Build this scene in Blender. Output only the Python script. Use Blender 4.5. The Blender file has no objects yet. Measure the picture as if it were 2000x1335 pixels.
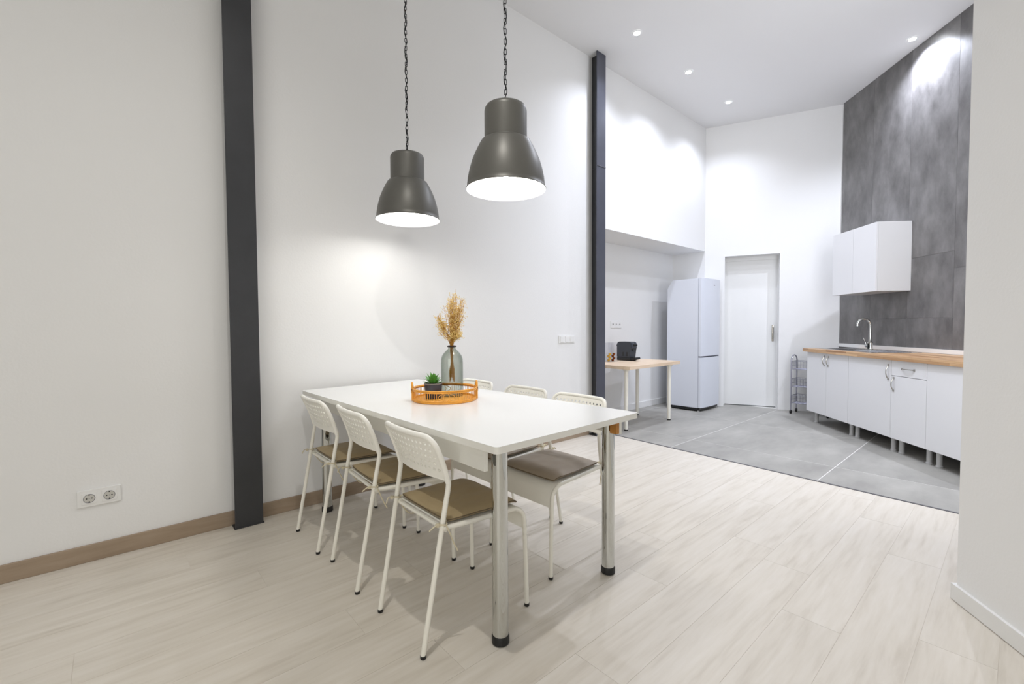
import bpy, bmesh, math, random
from mathutils import Vector, Matrix
random.seed(7)
R = math.radians
PI = math.pi
scene = bpy.context.scene
col = scene.collection

# ------------------------------------------------------------------ camera
CAM_H = 1.1181
ROOM = R(41.4828)          # the camera's heading against the left wall
cam_d = bpy.data.cameras.new('camera')
cam_d.sensor_fit = 'HORIZONTAL'
cam_d.sensor_width = 36.0
cam_d.lens = 880.0 / 2000.0 * 36.0
cam_d.clip_start = 0.05
cam = bpy.data.objects.new('camera', cam_d)
col.objects.link(cam)
cam.matrix_world = (Matrix.Translation((0, 0, CAM_H)) @ Matrix.Rotation(-ROOM, 4, 'Z')
                    @ Matrix.Rotation(PI / 2 - 0.0341, 4, 'X') @ Matrix.Rotation(-0.0052, 4, 'Z'))
scene.camera = cam

# ------------------------------------------------------------------ light and exposure
scene.view_settings.view_transform = 'Standard'
scene.view_settings.look = 'None'
scene.view_settings.exposure = 0.0
scene.view_settings.gamma = 1.0
scene.view_settings.use_curve_mapping = False
scene.cycles.use_denoising = True
scene.cycles.max_bounces = 10
scene.cycles.diffuse_bounces = 6
scene.cycles.transmission_bounces = 8
scene.cycles.transparent_max_bounces = 16
scene.cycles.sample_clamp_indirect = 6.0
scene.cycles.caustics_reflective = False
scene.cycles.caustics_refractive = False

world = bpy.data.worlds.new('world')
scene.world = world
world.use_nodes = True
world.node_tree.nodes['Background'].inputs[0].default_value = (0.75, 0.85, 1.0, 1)
world.node_tree.nodes['Background'].inputs[1].default_value = 0.3

def add_light(name, kind, loc, energy, color, rot=(0, 0, 0), **kw):
    d = bpy.data.lights.new(name, kind)
    d.energy = energy
    d.color = color
    for k, v in kw.items():
        setattr(d, k, v)
    o = bpy.data.objects.new(name, d)
    o.location = loc
    o.rotation_euler = rot
    col.objects.link(o)
    return o

# invented room fill behind the camera, set at the made-up rear window
add_light('rear_fill_light', 'AREA', (-3.35, -1.3, 2.0), 77, (1.0, 0.985, 0.945), (0, R(-90), 0),
          shape='RECTANGLE', size=2.6, size_y=4.0)
# unseen fill light added behind the near wall to lift the kitchen evenly
add_light('kitchen_fill_light', 'AREA', (3.32, -0.28, 2.2), 41, (0.90, 0.93, 1.0), Vector((0.85, 0.53, 0.05)).to_track_quat('-Z', 'Y').to_euler(),
          shape='RECTANGLE', size=1.0, size_y=2.6)
KITCHEN_SPOT = 68
KITCHEN_COL = (0.82, 0.865, 1.0)
FLOOR_FILL = 95
FLOOR_FILL_COL = (1.0, 0.97, 0.93)
PENDANT = 3.6
PENDANT_COL = (1.0, 0.98, 0.95)

# ------------------------------------------------------------------ materials
def new_mat(name):
    m = bpy.data.materials.new(name)
    m.use_nodes = True
    nt = m.node_tree
    return m, nt, nt.nodes['Principled BSDF']

def srgb(r, g, b):
    f = lambda c: ((c / 255.0 + 0.055) / 1.055) ** 2.4 if c > 10 else c / 255.0 / 12.92
    return (f(r), f(g), f(b), 1)

def simple(name, c, rough=0.5, metal=0.0, noise=0.0, scale=8.0, bump=0.0, bscale=60.0, spec=0.5, coat=0.0):
    m, nt, b = new_mat(name)
    b.inputs['Base Color'].default_value = c
    b.inputs['Roughness'].default_value = rough
    b.inputs['Metallic'].default_value = metal
    b.inputs['Specular IOR Level'].default_value = spec
    if coat:
        b.inputs['Coat Weight'].default_value = coat
        b.inputs['Coat Roughness'].default_value = 0.1
    tc = nt.nodes.new('ShaderNodeTexCoord')
    if noise:
        n = nt.nodes.new('ShaderNodeTexNoise')
        n.inputs['Scale'].default_value = scale
        n.inputs['Detail'].default_value = 5
        nt.links.new(tc.outputs['Object'], n.inputs['Vector'])
        mx = nt.nodes.new('ShaderNodeMix')
        mx.data_type = 'RGBA'
        mx.inputs[6].default_value = tuple(x * (1 - noise) for x in c[:3]) + (1,)
        mx.inputs[7].default_value = tuple(min(1, x * (1 + noise)) for x in c[:3]) + (1,)
        nt.links.new(n.outputs['Fac'], mx.inputs[0])
        nt.links.new(mx.outputs[2], b.inputs['Base Color'])
    if bump:
        n2 = nt.nodes.new('ShaderNodeTexNoise')
        n2.inputs['Scale'].default_value = bscale
        n2.inputs['Detail'].default_value = 4
        nt.links.new(tc.outputs['Object'], n2.inputs['Vector'])
        bp = nt.nodes.new('ShaderNodeBump')
        bp.inputs['Strength'].default_value = bump
        bp.inputs['Distance'].default_value = 0.002
        nt.links.new(n2.outputs['Fac'], bp.inputs['Height'])
        nt.links.new(bp.outputs['Normal'], b.inputs['Normal'])
    return m

def streaked(name, c1, c2, c3, stretch, rough=0.5, world_space=True, fine=60.0, obj_var=0.06, bump=0.1, spec=0.4):
    """wood grain: noise drawn out along one axis, a little different on every piece"""
    m, nt, b = new_mat(name)
    N, L = nt.nodes, nt.links
    geo = N.new('ShaderNodeNewGeometry')
    tc = N.new('ShaderNodeTexCoord')
    src = geo.outputs['Position'] if world_space else tc.outputs['Object']
    oi = N.new('ShaderNodeObjectInfo')
    add = N.new('ShaderNodeVectorMath')
    add.operation = 'MULTIPLY_ADD'
    add.inputs[1].default_value = (1, 1, 1)
    cmb = N.new('ShaderNodeCombineXYZ')
    ml = N.new('ShaderNodeMath'); ml.operation = 'MULTIPLY'; ml.inputs[1].default_value = 37.0
    L.new(oi.outputs['Random'], ml.inputs[0])
    for k in range(3):
        L.new(ml.outputs[0], cmb.inputs[k])
    L.new(src, add.inputs[0]); L.new(cmb.outputs[0], add.inputs[2])
    mp = N.new('ShaderNodeMapping'); mp.inputs['Scale'].default_value = stretch
    L.new(add.outputs[0], mp.inputs['Vector'])
    n1 = N.new('ShaderNodeTexNoise'); n1.inputs['Scale'].default_value = 1.0; n1.inputs['Detail'].default_value = 6
    n1.inputs['Roughness'].default_value = 0.6; n1.inputs['Distortion'].default_value = 0.6
    L.new(mp.outputs[0], n1.inputs['Vector'])
    mp2 = N.new('ShaderNodeMapping'); mp2.inputs['Scale'].default_value = tuple(s * fine / 10 for s in stretch)
    L.new(add.outputs[0], mp2.inputs['Vector'])
    n2 = N.new('ShaderNodeTexNoise'); n2.inputs['Scale'].default_value = 1.0; n2.inputs['Detail'].default_value = 3
    L.new(mp2.outputs[0], n2.inputs['Vector'])
    rp = N.new('ShaderNodeValToRGB')
    rp.color_ramp.elements[0].position = 0.32; rp.color_ramp.elements[0].color = c1
    rp.color_ramp.elements[1].position = 0.68; rp.color_ramp.elements[1].color = c3
    e = rp.color_ramp.elements.new(0.48); e.color = c2
    mixf = N.new('ShaderNodeMix'); mixf.inputs[0].default_value = 0.35
    L.new(n1.outputs['Fac'], mixf.inputs[2]); L.new(n2.outputs['Fac'], mixf.inputs[3])
    L.new(mixf.outputs[0], rp.inputs[0])
    hs = N.new('ShaderNodeHueSaturation')
    mr = N.new('ShaderNodeMapRange'); mr.inputs[3].default_value = 1 - obj_var; mr.inputs[4].default_value = 1 + obj_var
    L.new(oi.outputs['Random'], mr.inputs[0]); L.new(mr.outputs[0], hs.inputs['Value'])
    L.new(rp.outputs[0], hs.inputs['Color']); L.new(hs.outputs[0], b.inputs['Base Color'])
    b.inputs['Roughness'].default_value = rough
    b.inputs['Specular IOR Level'].default_value = spec
    if bump:
        bp = N.new('ShaderNodeBump'); bp.inputs['Strength'].default_value = bump; bp.inputs['Distance'].default_value = 0.001
        L.new(n2.outputs['Fac'], bp.inputs['Height']); L.new(bp.outputs['Normal'], b.inputs['Normal'])
    return m

def clouded(name, c1, c2, scale, rough=0.45, obj_var=0.05, bump=0.15, tilt=(1, 1, 1)):
    """mottled cement-look stoneware"""
    m, nt, b = new_mat(name)
    N, L = nt.nodes, nt.links
    geo = N.new('ShaderNodeNewGeometry'); oi = N.new('ShaderNodeObjectInfo')
    cmb = N.new('ShaderNodeCombineXYZ')
    ml = N.new('ShaderNodeMath'); ml.operation = 'MULTIPLY'; ml.inputs[1].default_value = 53.0
    L.new(oi.outputs['Random'], ml.inputs[0]); L.new(ml.outputs[0], cmb.inputs[0]); L.new(ml.outputs[0], cmb.inputs[2])
    add = N.new('ShaderNodeVectorMath'); add.operation = 'ADD'
    L.new(geo.outputs['Position'], add.inputs[0]); L.new(cmb.outputs[0], add.inputs[1])
    mp = N.new('ShaderNodeMapping'); mp.inputs['Scale'].default_value = tilt; mp.inputs['Rotation'].default_value = (0.5, 0.6, 0.3)
    L.new(add.outputs[0], mp.inputs['Vector'])
    n1 = N.new('ShaderNodeTexNoise'); n1.inputs['Scale'].default_value = scale; n1.inputs['Detail'].default_value = 9
    n1.inputs['Roughness'].default_value = 0.62
    L.new(mp.outputs[0], n1.inputs['Vector'])
    rp = N.new('ShaderNodeValToRGB')
    rp.color_ramp.elements[0].position = 0.33; rp.color_ramp.elements[0].color = c1
    rp.color_ramp.elements[1].position = 0.67; rp.color_ramp.elements[1].color = c2
    L.new(n1.outputs['Fac'], rp.inputs[0])
    hs = N.new('ShaderNodeHueSaturation')
    mr = N.new('ShaderNodeMapRange'); mr.inputs[3].default_value = 1 - obj_var; mr.inputs[4].default_value = 1 + obj_var
    L.new(oi.outputs['Random'], mr.inputs[0]); L.new(mr.outputs[0], hs.inputs['Value'])
    L.new(rp.outputs[0], hs.inputs['Color']); L.new(hs.outputs[0], b.inputs['Base Color'])
    b.inputs['Roughness'].default_value = rough
    bp = N.new('ShaderNodeBump'); bp.inputs['Strength'].default_value = bump; bp.inputs['Distance'].default_value = 0.002
    L.new(n1.outputs['Fac'], bp.inputs['Height']); L.new(bp.outputs['Normal'], b.inputs['Normal'])
    return m

def emissive(name, c, strength):
    m, nt, b = new_mat(name)
    b.inputs['Base Color'].default_value = (0.9, 0.9, 0.9, 1)
    b.inputs['Emission Color'].default_value = c
    b.inputs['Emission Strength'].default_value = strength
    return m

def glass(name, c, edge, rough=0.02, ior=1.45):
    """thin-walled glass: tinted see-through sheet, deeper in tint where it is seen edge-on, with a Fresnel reflection"""
    m = bpy.data.materials.new(name)
    m.use_nodes = True
    N, L = m.node_tree.nodes, m.node_tree.links
    N.remove(N['Principled BSDF'])
    lw = N.new('ShaderNodeLayerWeight'); lw.inputs['Blend'].default_value = 0.5
    tint = N.new('ShaderNodeMix'); tint.data_type = 'RGBA'
    tint.inputs[6].default_value = c; tint.inputs[7].default_value = edge
    L.new(lw.outputs['Facing'], tint.inputs[0])
    tr_ = N.new('ShaderNodeBsdfTransparent'); L.new(tint.outputs[2], tr_.inputs['Color'])
    gl = N.new('ShaderNodeBsdfGlossy'); gl.inputs['Roughness'].default_value = rough
    pw = N.new('ShaderNodeMath'); pw.operation = 'POWER'; pw.inputs[1].default_value = 4.0
    L.new(lw.outputs['Facing'], pw.inputs[0])
    fr_ = N.new('ShaderNodeMath'); fr_.operation = 'MULTIPLY_ADD'; fr_.inputs[1].default_value = 0.45; fr_.inputs[2].default_value = ((ior - 1) / (ior + 1)) ** 2
    L.new(pw.outputs[0], fr_.inputs[0])
    mx = N.new('ShaderNodeMixShader')
    L.new(fr_.outputs[0], mx.inputs[0]); L.new(tr_.outputs[0], mx.inputs[1]); L.new(gl.outputs[0], mx.inputs[2])
    L.new(mx.outputs[0], N['Material Output'].inputs['Surface'])
    return m

M = {}
M['wall'] = simple('wall_paint', (0.80, 0.80, 0.795, 1), 0.75, noise=0.012, scale=1.5, bump=0.25, bscale=90, spec=0.2)
M['ceiling'] = simple('ceiling_paint', (0.78, 0.78, 0.785, 1), 0.85, noise=0.01, scale=1.2, bump=0.1, bscale=60, spec=0.1)
M['plank'] = streaked('whitewashed_laminate', srgb(197, 189, 176), srgb(210, 203, 191), srgb(218, 212, 202), (1.7, 17.0, 1.0), 0.40, fine=32, obj_var=0.012, bump=0.08)
M['floor_tile'] = clouded('grey_floor_tile', srgb(142, 140, 135), srgb(168, 166, 160), 1.6, 0.5, 0.03, 0.1, (1, 2.2, 1))
M['grout'] = simple('pale_grout', srgb(214, 213, 209), 0.85, noise=0.05, scale=30)
M['wall_tile'] = clouded('dark_cement_tile', srgb(86, 84, 83), srgb(124, 122, 121), 4.2, 0.36, 0.05, 0.3, (1.3, 1.3, 0.7))
M['tile_joint'] = simple('grey_tile_joint', srgb(142, 140, 140), 0.8, noise=0.05)
M['skirting_taupe'] = streaked('taupe_skirting', srgb(142, 124, 105), srgb(156, 138, 118), srgb(168, 151, 132), (1.5, 6, 12), 0.5, fine=40, obj_var=0.0, bump=0.1)
M['skirting_white'] = simple('white_skirting', (0.78, 0.78, 0.77, 1), 0.45, noise=0.01)
M['threshold'] = simple('grey_threshold', srgb(92, 92, 96), 0.4, 0.3, noise=0.08, scale=20)
M['steel'] = simple('black_steel', srgb(62, 63, 66), 0.40, 0.3, noise=0.22, scale=5, bump=0.2, bscale=40, spec=0.5)
M['sheen_steel'] = simple('blue_grey_sheen_steel', srgb(84, 86, 96), 0.36, 0.35, noise=0.18, scale=6, bump=0.2, bscale=40)  # black steel lightened blue-grey; second column's flange sheen is in the colour
M['weld'] = simple('weld_seam', srgb(88, 88, 94), 0.5, 0.6, noise=0.2, scale=60)
M['white_lacquer'] = simple('white_table_foil', (0.83, 0.83, 0.81, 1), 0.22, noise=0.01, scale=3, spec=0.5)
M['table_edge'] = simple('white_edge_band', (0.76, 0.75, 0.70, 1), 0.4, noise=0.02, scale=6)
M['chrome'] = simple('chrome', (0.60, 0.61, 0.59, 1), 0.04, 1.0, noise=0.03, scale=4)
M['rubber'] = simple('black_rubber', (0.006, 0.006, 0.006, 1), 0.45, noise=0.2, scale=30)
M['raw_wood'] = streaked('raw_pine_rail', srgb(158, 104, 44), srgb(176, 122, 58), srgb(196, 144, 78), (8, 1.2, 8), 0.6, fine=30)
M['chair_tube'] = simple('white_chair_tube', (0.86, 0.84, 0.76, 1), 0.32, noise=0.015, scale=10)
M['chair_plastic'] = simple('white_chair_plastic', (0.88, 0.865, 0.80, 1), 0.38, noise=0.015, scale=10)
M['cushion'] = simple('taupe_cushion_cloth', srgb(164, 146, 112), 0.55, noise=0.10, scale=7, bump=0.5, bscale=28, spec=0.4)
M['cushion_b'] = simple('grey_taupe_cushion_cloth', srgb(158, 145, 128), 0.5, noise=0.16, scale=6, bump=0.6, bscale=20, spec=0.4)
M['piping'] = simple('dark_taupe_piping', srgb(98, 84, 62), 0.6, noise=0.1)
M['tie'] = simple('cream_cotton_tie', srgb(206, 196, 170), 0.8, noise=0.1, scale=40)
M['shade_out'] = simple('grey_lamp_shade', srgb(100, 99, 94), 0.42, 0.3, noise=0.05, scale=6, bump=0.08, bscale=120)
M['shade_in'] = simple('white_shade_lining', (0.9, 0.9, 0.88, 1), 0.4, noise=0.01)
M['black_metal'] = simple('black_chain_metal', (0.012, 0.012, 0.013, 1), 0.4, 0.6, noise=0.1)
M['bulb'] = emissive('glowing_bulb', (1.0, 0.98, 0.94, 1), 40)
M['spot_lens'] = emissive('downlight_lens', (0.93, 0.95, 1.0, 1), 60)
M['fill_lens_warm'] = emissive('warm_fill_lens', (1.0, 0.96, 0.9, 1), 60)
M['white_plastic'] = simple('white_plastic', (0.80, 0.80, 0.79, 1), 0.3, noise=0.01, spec=0.5)
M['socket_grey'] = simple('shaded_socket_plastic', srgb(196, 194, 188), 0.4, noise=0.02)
M['socket_hole'] = simple('socket_hole', (0.01, 0.01, 0.01, 1), 0.6, noise=0.1)
M['cabinet'] = simple('white_cabinet_foil', (0.76, 0.76, 0.77, 1), 0.32, noise=0.008, scale=2)
M['cabinet_in'] = simple('cabinet_carcass', (0.72, 0.72, 0.72, 1), 0.5, noise=0.01)
M['leg_grey'] = simple('grey_cabinet_leg', srgb(196, 196, 196), 0.35, 0.2, noise=0.02)
M['dark_leg'] = simple('dark_leg_side', (0.03, 0.03, 0.03, 1), 0.4, noise=0.1)
M['nickel'] = simple('brushed_nickel', srgb(180, 176, 168), 0.25, 1.0, noise=0.05, scale=40)
M['fridge'] = simple('fridge_white', (0.70, 0.73, 0.80, 1), 0.28, noise=0.008, scale=2)
M['gasket'] = simple('grey_gasket', srgb(120, 122, 130), 0.6, noise=0.05)
M['black'] = simple('black_plastic', (0.012, 0.013, 0.015, 1), 0.35, noise=0.15, scale=12)
M['anthracite'] = simple('anthracite_plastic', srgb(56, 60, 68), 0.38, noise=0.1, scale=10)
M['door'] = simple('white_door_paint', (0.76, 0.765, 0.76, 1), 0.38, noise=0.008, scale=2)
M['stainless'] = simple('stainless_steel', (0.62, 0.62, 0.63, 1), 0.2, 1.0, noise=0.05, scale=15)
M['beech'] = streaked('pale_oak_table_foil', srgb(214, 188, 158), srgb(226, 203, 176), srgb(234, 214, 190), (1.2, 10, 10), 0.4, fine=40)
M['wire'] = simple('chromed_wire', srgb(158, 158, 170), 0.3, 0.8, noise=0.05)
M['rattan'] = simple('orange_rattan', srgb(226, 158, 58), 0.42, noise=0.22, scale=40, bump=0.3, bscale=90)
M['rattan_dark'] = simple('dark_rattan_binding', srgb(150, 92, 30), 0.5, noise=0.25, scale=60)
M['vase_glass'] = glass('smoky_green_glass', (0.885, 0.90, 0.875, 1), (0.68, 0.71, 0.68, 1))
M['clear'] = glass('clear_acrylic', (0.985, 0.985, 0.99, 1), (0.86, 0.87, 0.90, 1), 0.01, 1.3)
M['dry'] = simple('dried_flower_straw', srgb(248, 214, 138), 0.75, noise=0.22, scale=90)
M['dry_stem'] = simple('dried_stem', srgb(190, 142, 62), 0.8, noise=0.3, scale=60)
M['leaf'] = simple('succulent_leaf', srgb(98, 160, 70), 0.4, noise=0.35, scale=30)
M['pot'] = simple('blue_grey_pot', srgb(52, 58, 72), 0.22, noise=0.15, scale=14, coat=0.3)
M['pot_rim'] = simple('grey_pot_rim', srgb(140, 134, 132), 0.4, noise=0.1)
M['soil'] = simple('potting_soil', srgb(48, 38, 28), 0.95, noise=0.4, scale=80, bump=0.6)
M['gold_foil'] = simple('gold_capsule', srgb(214, 170, 40), 0.25, 0.7, noise=0.1)
M['brown_foil'] = simple('brown_capsule', srgb(126, 62, 24), 0.25, 0.6, noise=0.1)
M['paper'] = simple('grey_card', srgb(150, 146, 160), 0.6, noise=0.03)

# butcher-block worktop: staves of differing tone
def stave_mat():
    m, nt, b = new_mat('beech_block_worktop')
    N, L = nt.nodes, nt.links
    tc = N.new('ShaderNodeTexCoord')
    sep = N.new('ShaderNodeSeparateXYZ'); L.new(tc.outputs['Object'], sep.inputs[0])
    yz = N.new('ShaderNodeMath'); yz.operation = 'ADD'
    L.new(sep.outputs[1], yz.inputs[0]); L.new(sep.outputs[2], yz.inputs[1])
    cmb = N.new('ShaderNodeCombineXYZ'); L.new(sep.outputs[0], cmb.inputs[0]); L.new(yz.outputs[0], cmb.inputs[1])
    br = N.new('ShaderNodeTexBrick')
    br.inputs['Scale'].default_value = 1.0
    br.inputs['Brick Width'].default_value = 0.34
    br.inputs['Row Height'].default_value = 0.042
    br.inputs['Mortar Size'].default_value = 0.0006
    br.inputs['Color1'].default_value = srgb(214, 178, 136)
    br.inputs['Color2'].default_value = srgb(158, 116, 76)
    br.inputs['Mortar'].default_value = srgb(150, 112, 76)
    br.offset_frequency = 2
    L.new(cmb.outputs[0], br.inputs['Vector'])
    n = N.new('ShaderNodeTexNoise'); n.inputs['Scale'].default_value = 1.0; n.inputs['Detail'].default_value = 5
    mp = N.new('ShaderNodeMapping'); mp.inputs['Scale'].default_value = (5, 70, 70)
    L.new(tc.outputs['Object'], mp.inputs[0]); L.new(mp.outputs[0], n.inputs['Vector'])
    mx = N.new('ShaderNodeMix'); mx.data_type = 'RGBA'; mx.blend_type = 'MULTIPLY'; mx.inputs[0].default_value = 0.5
    rp = N.new('ShaderNodeValToRGB'); rp.color_ramp.elements[0].color = (0.62, 0.55, 0.5, 1); rp.color_ramp.elements[0].position = 0.3
    rp.color_ramp.elements[1].position = 0.6
    L.new(n.outputs['Fac'], rp.inputs[0]); L.new(br.outputs['Color'], mx.inputs[6]); L.new(rp.outputs[0], mx.inputs[7])
    L.new(mx.outputs[2], b.inputs['Base Color'])
    b.inputs['Roughness'].default_value = 0.35
    return m
M['staves'] = stave_mat()

# ------------------------------------------------------------------ mesh helpers
def bm_new():
    return bmesh.new()

def box(bm, lo, hi, bevel=0.0, mat=None, segs=2):
    """axis-aligned box from corner lo to corner hi, optional bevel, optional matrix"""
    c = [(a + b) / 2 for a, b in zip(lo, hi)]
    s = [abs(b - a) for a, b in zip(lo, hi)]
    r = bmesh.ops.create_cube(bm, size=1.0)
    vs = r['verts']
    for v in vs:
        v.co = Vector((v.co.x * s[0] + c[0], v.co.y * s[1] + c[1], v.co.z * s[2] + c[2]))
    if bevel > 0:
        es = list({e for v in vs for e in v.link_edges})
        g = bmesh.ops.bevel(bm, geom=vs + es, offset=min(bevel, min(s) * 0.45), segments=segs, affect='EDGES', profile=0.6)
        vs = list({v for f in g['faces'] for v in f.verts} | {v for v in vs if v.is_valid})
    if mat is not None:
        bmesh.ops.transform(bm, matrix=mat, verts=[v for v in vs if v.is_valid])
    return bm

def prism(bm, pts, z0, z1):
    """vertical prism over a plan polygon (counter-clockwise)"""
    a = [bm.verts.new((x, y, z0)) for x, y in pts]
    b = [bm.verts.new((x, y, z1)) for x, y in pts]
    n = len(pts)
    bm.faces.new(list(reversed(a)))
    bm.faces.new(b)
    for i in range(n):
        bm.faces.new((a[i], a[(i + 1) % n], b[(i + 1) % n], b[i]))
    return bm

def lathe(bm, prof, n=32, center=(0, 0, 0), cap_bottom=True, cap_top=True):
    rings = []
    for r, z in prof:
        rings.append([bm.verts.new((center[0] + r * math.cos(2 * PI * k / n), center[1] + r * math.sin(2 * PI * k / n), center[2] + z)) for k in range(n)])
    for i in range(len(rings) - 1):
        for k in range(n):
            bm.faces.new((rings[i][k], rings[i][(k + 1) % n], rings[i + 1][(k + 1) % n], rings[i + 1][k]))
    if cap_bottom and prof[0][0] > 1e-5:
        bm.faces.new(list(reversed(rings[0])))
    if cap_top and prof[-1][0] > 1e-5:
        bm.faces.new(rings[-1])
    return bm

def tube(bm, pts, r, n=8, closed=False, caps=True):
    """round tube along a polyline; r a number or one per point"""
    P = [Vector(p) for p in pts]
    m = len(P)
    rr = r if isinstance(r, (list, tuple)) else [r] * m
    rings = []
    up = None
    for i in range(m):
        if closed:
            t = (P[(i + 1) % m] - P[i - 1])
        else:
            t = (P[min(i + 1, m - 1)] - P[max(i - 1, 0)])
        t.normalize()
        if up is None:
            up = Vector((0, 0, 1)) if abs(t.z) < 0.9 else Vector((1, 0, 0))
        up = (up - t * up.dot(t))
        if up.length < 1e-6:
            up = t.orthogonal()
        up.normalize()
        w = t.cross(up)
        rings.append([bm.verts.new(P[i] + (up * math.cos(2 * PI * k / n) + w * math.sin(2 * PI * k / n)) * rr[i]) for k in range(n)])
    lim = m if closed else m - 1
    for i in range(lim):
        A, B_ = rings[i], rings[(i + 1) % m]
        for k in range(n):
            bm.faces.new((A[k], A[(k + 1) % n], B_[(k + 1) % n], B_[k]))
    if caps and not closed:
        bm.faces.new(list(reversed(rings[0])))
        bm.faces.new(rings[-1])
    return bm

def smooth_path(pts, it=2):
    """Chaikin corner cutting, ends kept"""
    P = [Vector(p) for p in pts]
    for _ in range(it):
        Q = [P[0]]
        for i in range(len(P) - 1):
            Q.append(P[i] * 0.75 + P[i + 1] * 0.25)
            Q.append(P[i] * 0.25 + P[i + 1] * 0.75)
        Q.append(P[-1])
        P = Q
    return P

def obj(name, bm, mat, parent=None, loc=None, rot=None, smooth=None, kind=None, label=None):
    bmesh.ops.recalc_face_normals(bm, faces=bm.faces[:])
    me = bpy.data.meshes.new(name)
    if smooth:
        ang = smooth if isinstance(smooth, float) else R(38)
        for f in bm.faces:
            f.smooth = True
        for e in bm.edges:
            if len(e.link_faces) == 2 and e.calc_face_angle(0) > ang:
                e.smooth = False
    bm.to_mesh(me)
    bm.free()
    for mm in (mat if isinstance(mat, (list, tuple)) else [mat]):
        me.materials.append(mm)
    o = bpy.data.objects.new(name, me)
    col.objects.link(o)
    if parent is not None:
        o.parent = parent
    if loc is not None:
        o.location = loc
    if rot is not None:
        o.rotation_euler = rot
    if kind:
        o['kind'] = kind
    if label:
        o['label'] = label
    return o

def thing(name, label, cat, loc=(0, 0, 0), rotz=0.0, group=None):
    o = bpy.data.objects.new(name, None)
    o.empty_display_size = 0.05
    o.location = loc
    o.rotation_euler = (0, 0, rotz)
    o['label'] = label
    o['category'] = cat
    if group:
        o['group'] = group
    col.objects.link(o)
    return o

def tag(o, label, cat, group=None):
    o['label'] = label
    o['category'] = cat
    if group:
        o['group'] = group
    return o

def dup(root, loc, rotz, label, group=None):
    r = root.copy()
    col.objects.link(r)
    r.location = loc
    r.rotation_euler = (0, 0, rotz)
    r['label'] = label
    if group:
        r['group'] = group
    for ch in list(root.children):
        c = ch.copy()
        col.objects.link(c)
        c.parent = r
        for g in list(ch.children):
            d = g.copy()
            col.objects.link(d)
            d.parent = c
    return r

def struct(name, bm, mat, parent=None, smooth=None):
    return obj(name, bm, mat, parent, kind='structure', smooth=smooth)

# ------------------------------------------------------------------ the setting
H = 3.84
WY = 2.953                       # left wall face
AY = 3.43                        # back of the kitchen alcove
DOOR_P = Vector((6.215, 2.953)); DA = R(-66.7)
dd = Vector((math.cos(DA), math.sin(DA))); dn = Vector((-dd.y, dd.x))       # dn points away from the room
K0 = Vector((6.809, 1.512)); KA = R(43.0)
kt = Vector((math.cos(KA), math.sin(KA))); kn = Vector((-kt.y, kt.x))       # kn points into the room
def DP(s, n=0.0):
    return DOOR_P + dd * s + dn * n
def KP(t, n=0.0):
    return K0 + kt * t + kn * n
RW0 = Vector((2.531, 0.151)); RA = R(-143.6)
rd = Vector((math.cos(RA), math.sin(RA))); rn = Vector((-rd.y, rd.x))
if rn.dot(Vector((0, 0)) - RW0) > 0:
    rn = -rn                                                                # away from the room
def RP(s, n=0.0):
    return RW0 + rd * s + rn * n
T = lambda v: (v.x, v.y)

# floors: slab, planks, tiles
floor = struct('floor', box(bm_new(), (-3.9, -4.8, -0.12), (9.2, 3.9, -0.0012)), M['grout'])
def edge_x(y):                                                              # where wood meets tile
    return 3.832 - (2.688 - y) * 0.0478
base_bm = prism(bm_new(), [(-3.9, -4.8), (edge_x(-4.8), -4.8), (edge_x(3.0), 3.0), (-3.9, 3.0)], -0.0011, -0.0008)
obj('subfloor', base_bm, M['plank'], floor)
PW, PL = 0.192, 1.285
G = 0.0006
row = 0
y = 0.41 - PW * 7
rows = []
while y < 2.96:
    rows.append(y)
    y += PW
for i, y0 in enumerate(rows):
    off = [0.24, 0.66, 1.02, -0.13, 0.47, 0.83][i % 6]
    x = off - PL * 3
    while x < 3.85:
        x0, x1 = x, x + PL
        x += PL
        if x1 < -1.9 or x0 > edge_x(y0 + PW) - 0.01:
            continue
        ya, yb = y0 + G, y0 + PW - G
        if x1 > edge_x(y0):
            pts = [(x0 + G, ya), (edge_x(ya) - 0.008, ya), (edge_x(yb) - 0.008, yb), (x0 + G, yb)]
        else:
            pts = [(x0 + G, ya), (x1 - G, ya), (x1 - G, yb), (x0 + G, yb)]
        obj('plank', prism(bm_new(), pts, -0.002, 0.0), M['plank'], floor)
xs = [None, 4.235, 5.42, 6.60, 7.78]
ys = [-1.45, -0.23, 0.95, 2.12, 3.29, 3.60]
for j in range(len(ys) - 1):
    for i in range(len(xs) - 1):
        ya, yb = ys[j] + 0.0035, ys[j + 1] - 0.0035
        xb = xs[i + 1] - 0.0035
        if i == 0:
            pts = [(edge_x(ya) + 0.006, ya), (xb, ya), (xb, yb), (edge_x(yb) + 0.006, yb)]
        else:
            pts = [(xs[i] + 0.0035, ya), (xb, ya), (xb, yb), (xs[i] + 0.0035, yb)]
        if xs[i + 1] > 6.65 and (ys[j] > 2.0 or ys[j + 1] < 0.9):
            continue
        obj('tile', prism(bm_new(), pts, -0.003, -0.0004), M['floor_tile'], floor)
th = bm_new()
prism(th, [(edge_x(-1.4) - 0.009, -1.4), (edge_x(-1.4) + 0.007, -1.4), (edge_x(WY) + 0.007, WY), (edge_x(WY) - 0.009, WY)], -0.003, 0.003)
o = struct('trim_1', th, M['threshold'])

ceiling = struct('ceiling', box(bm_new(), (-3.9, -4.8, H), (9.2, 3.9, H + 0.2)), M['ceiling'])

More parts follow.
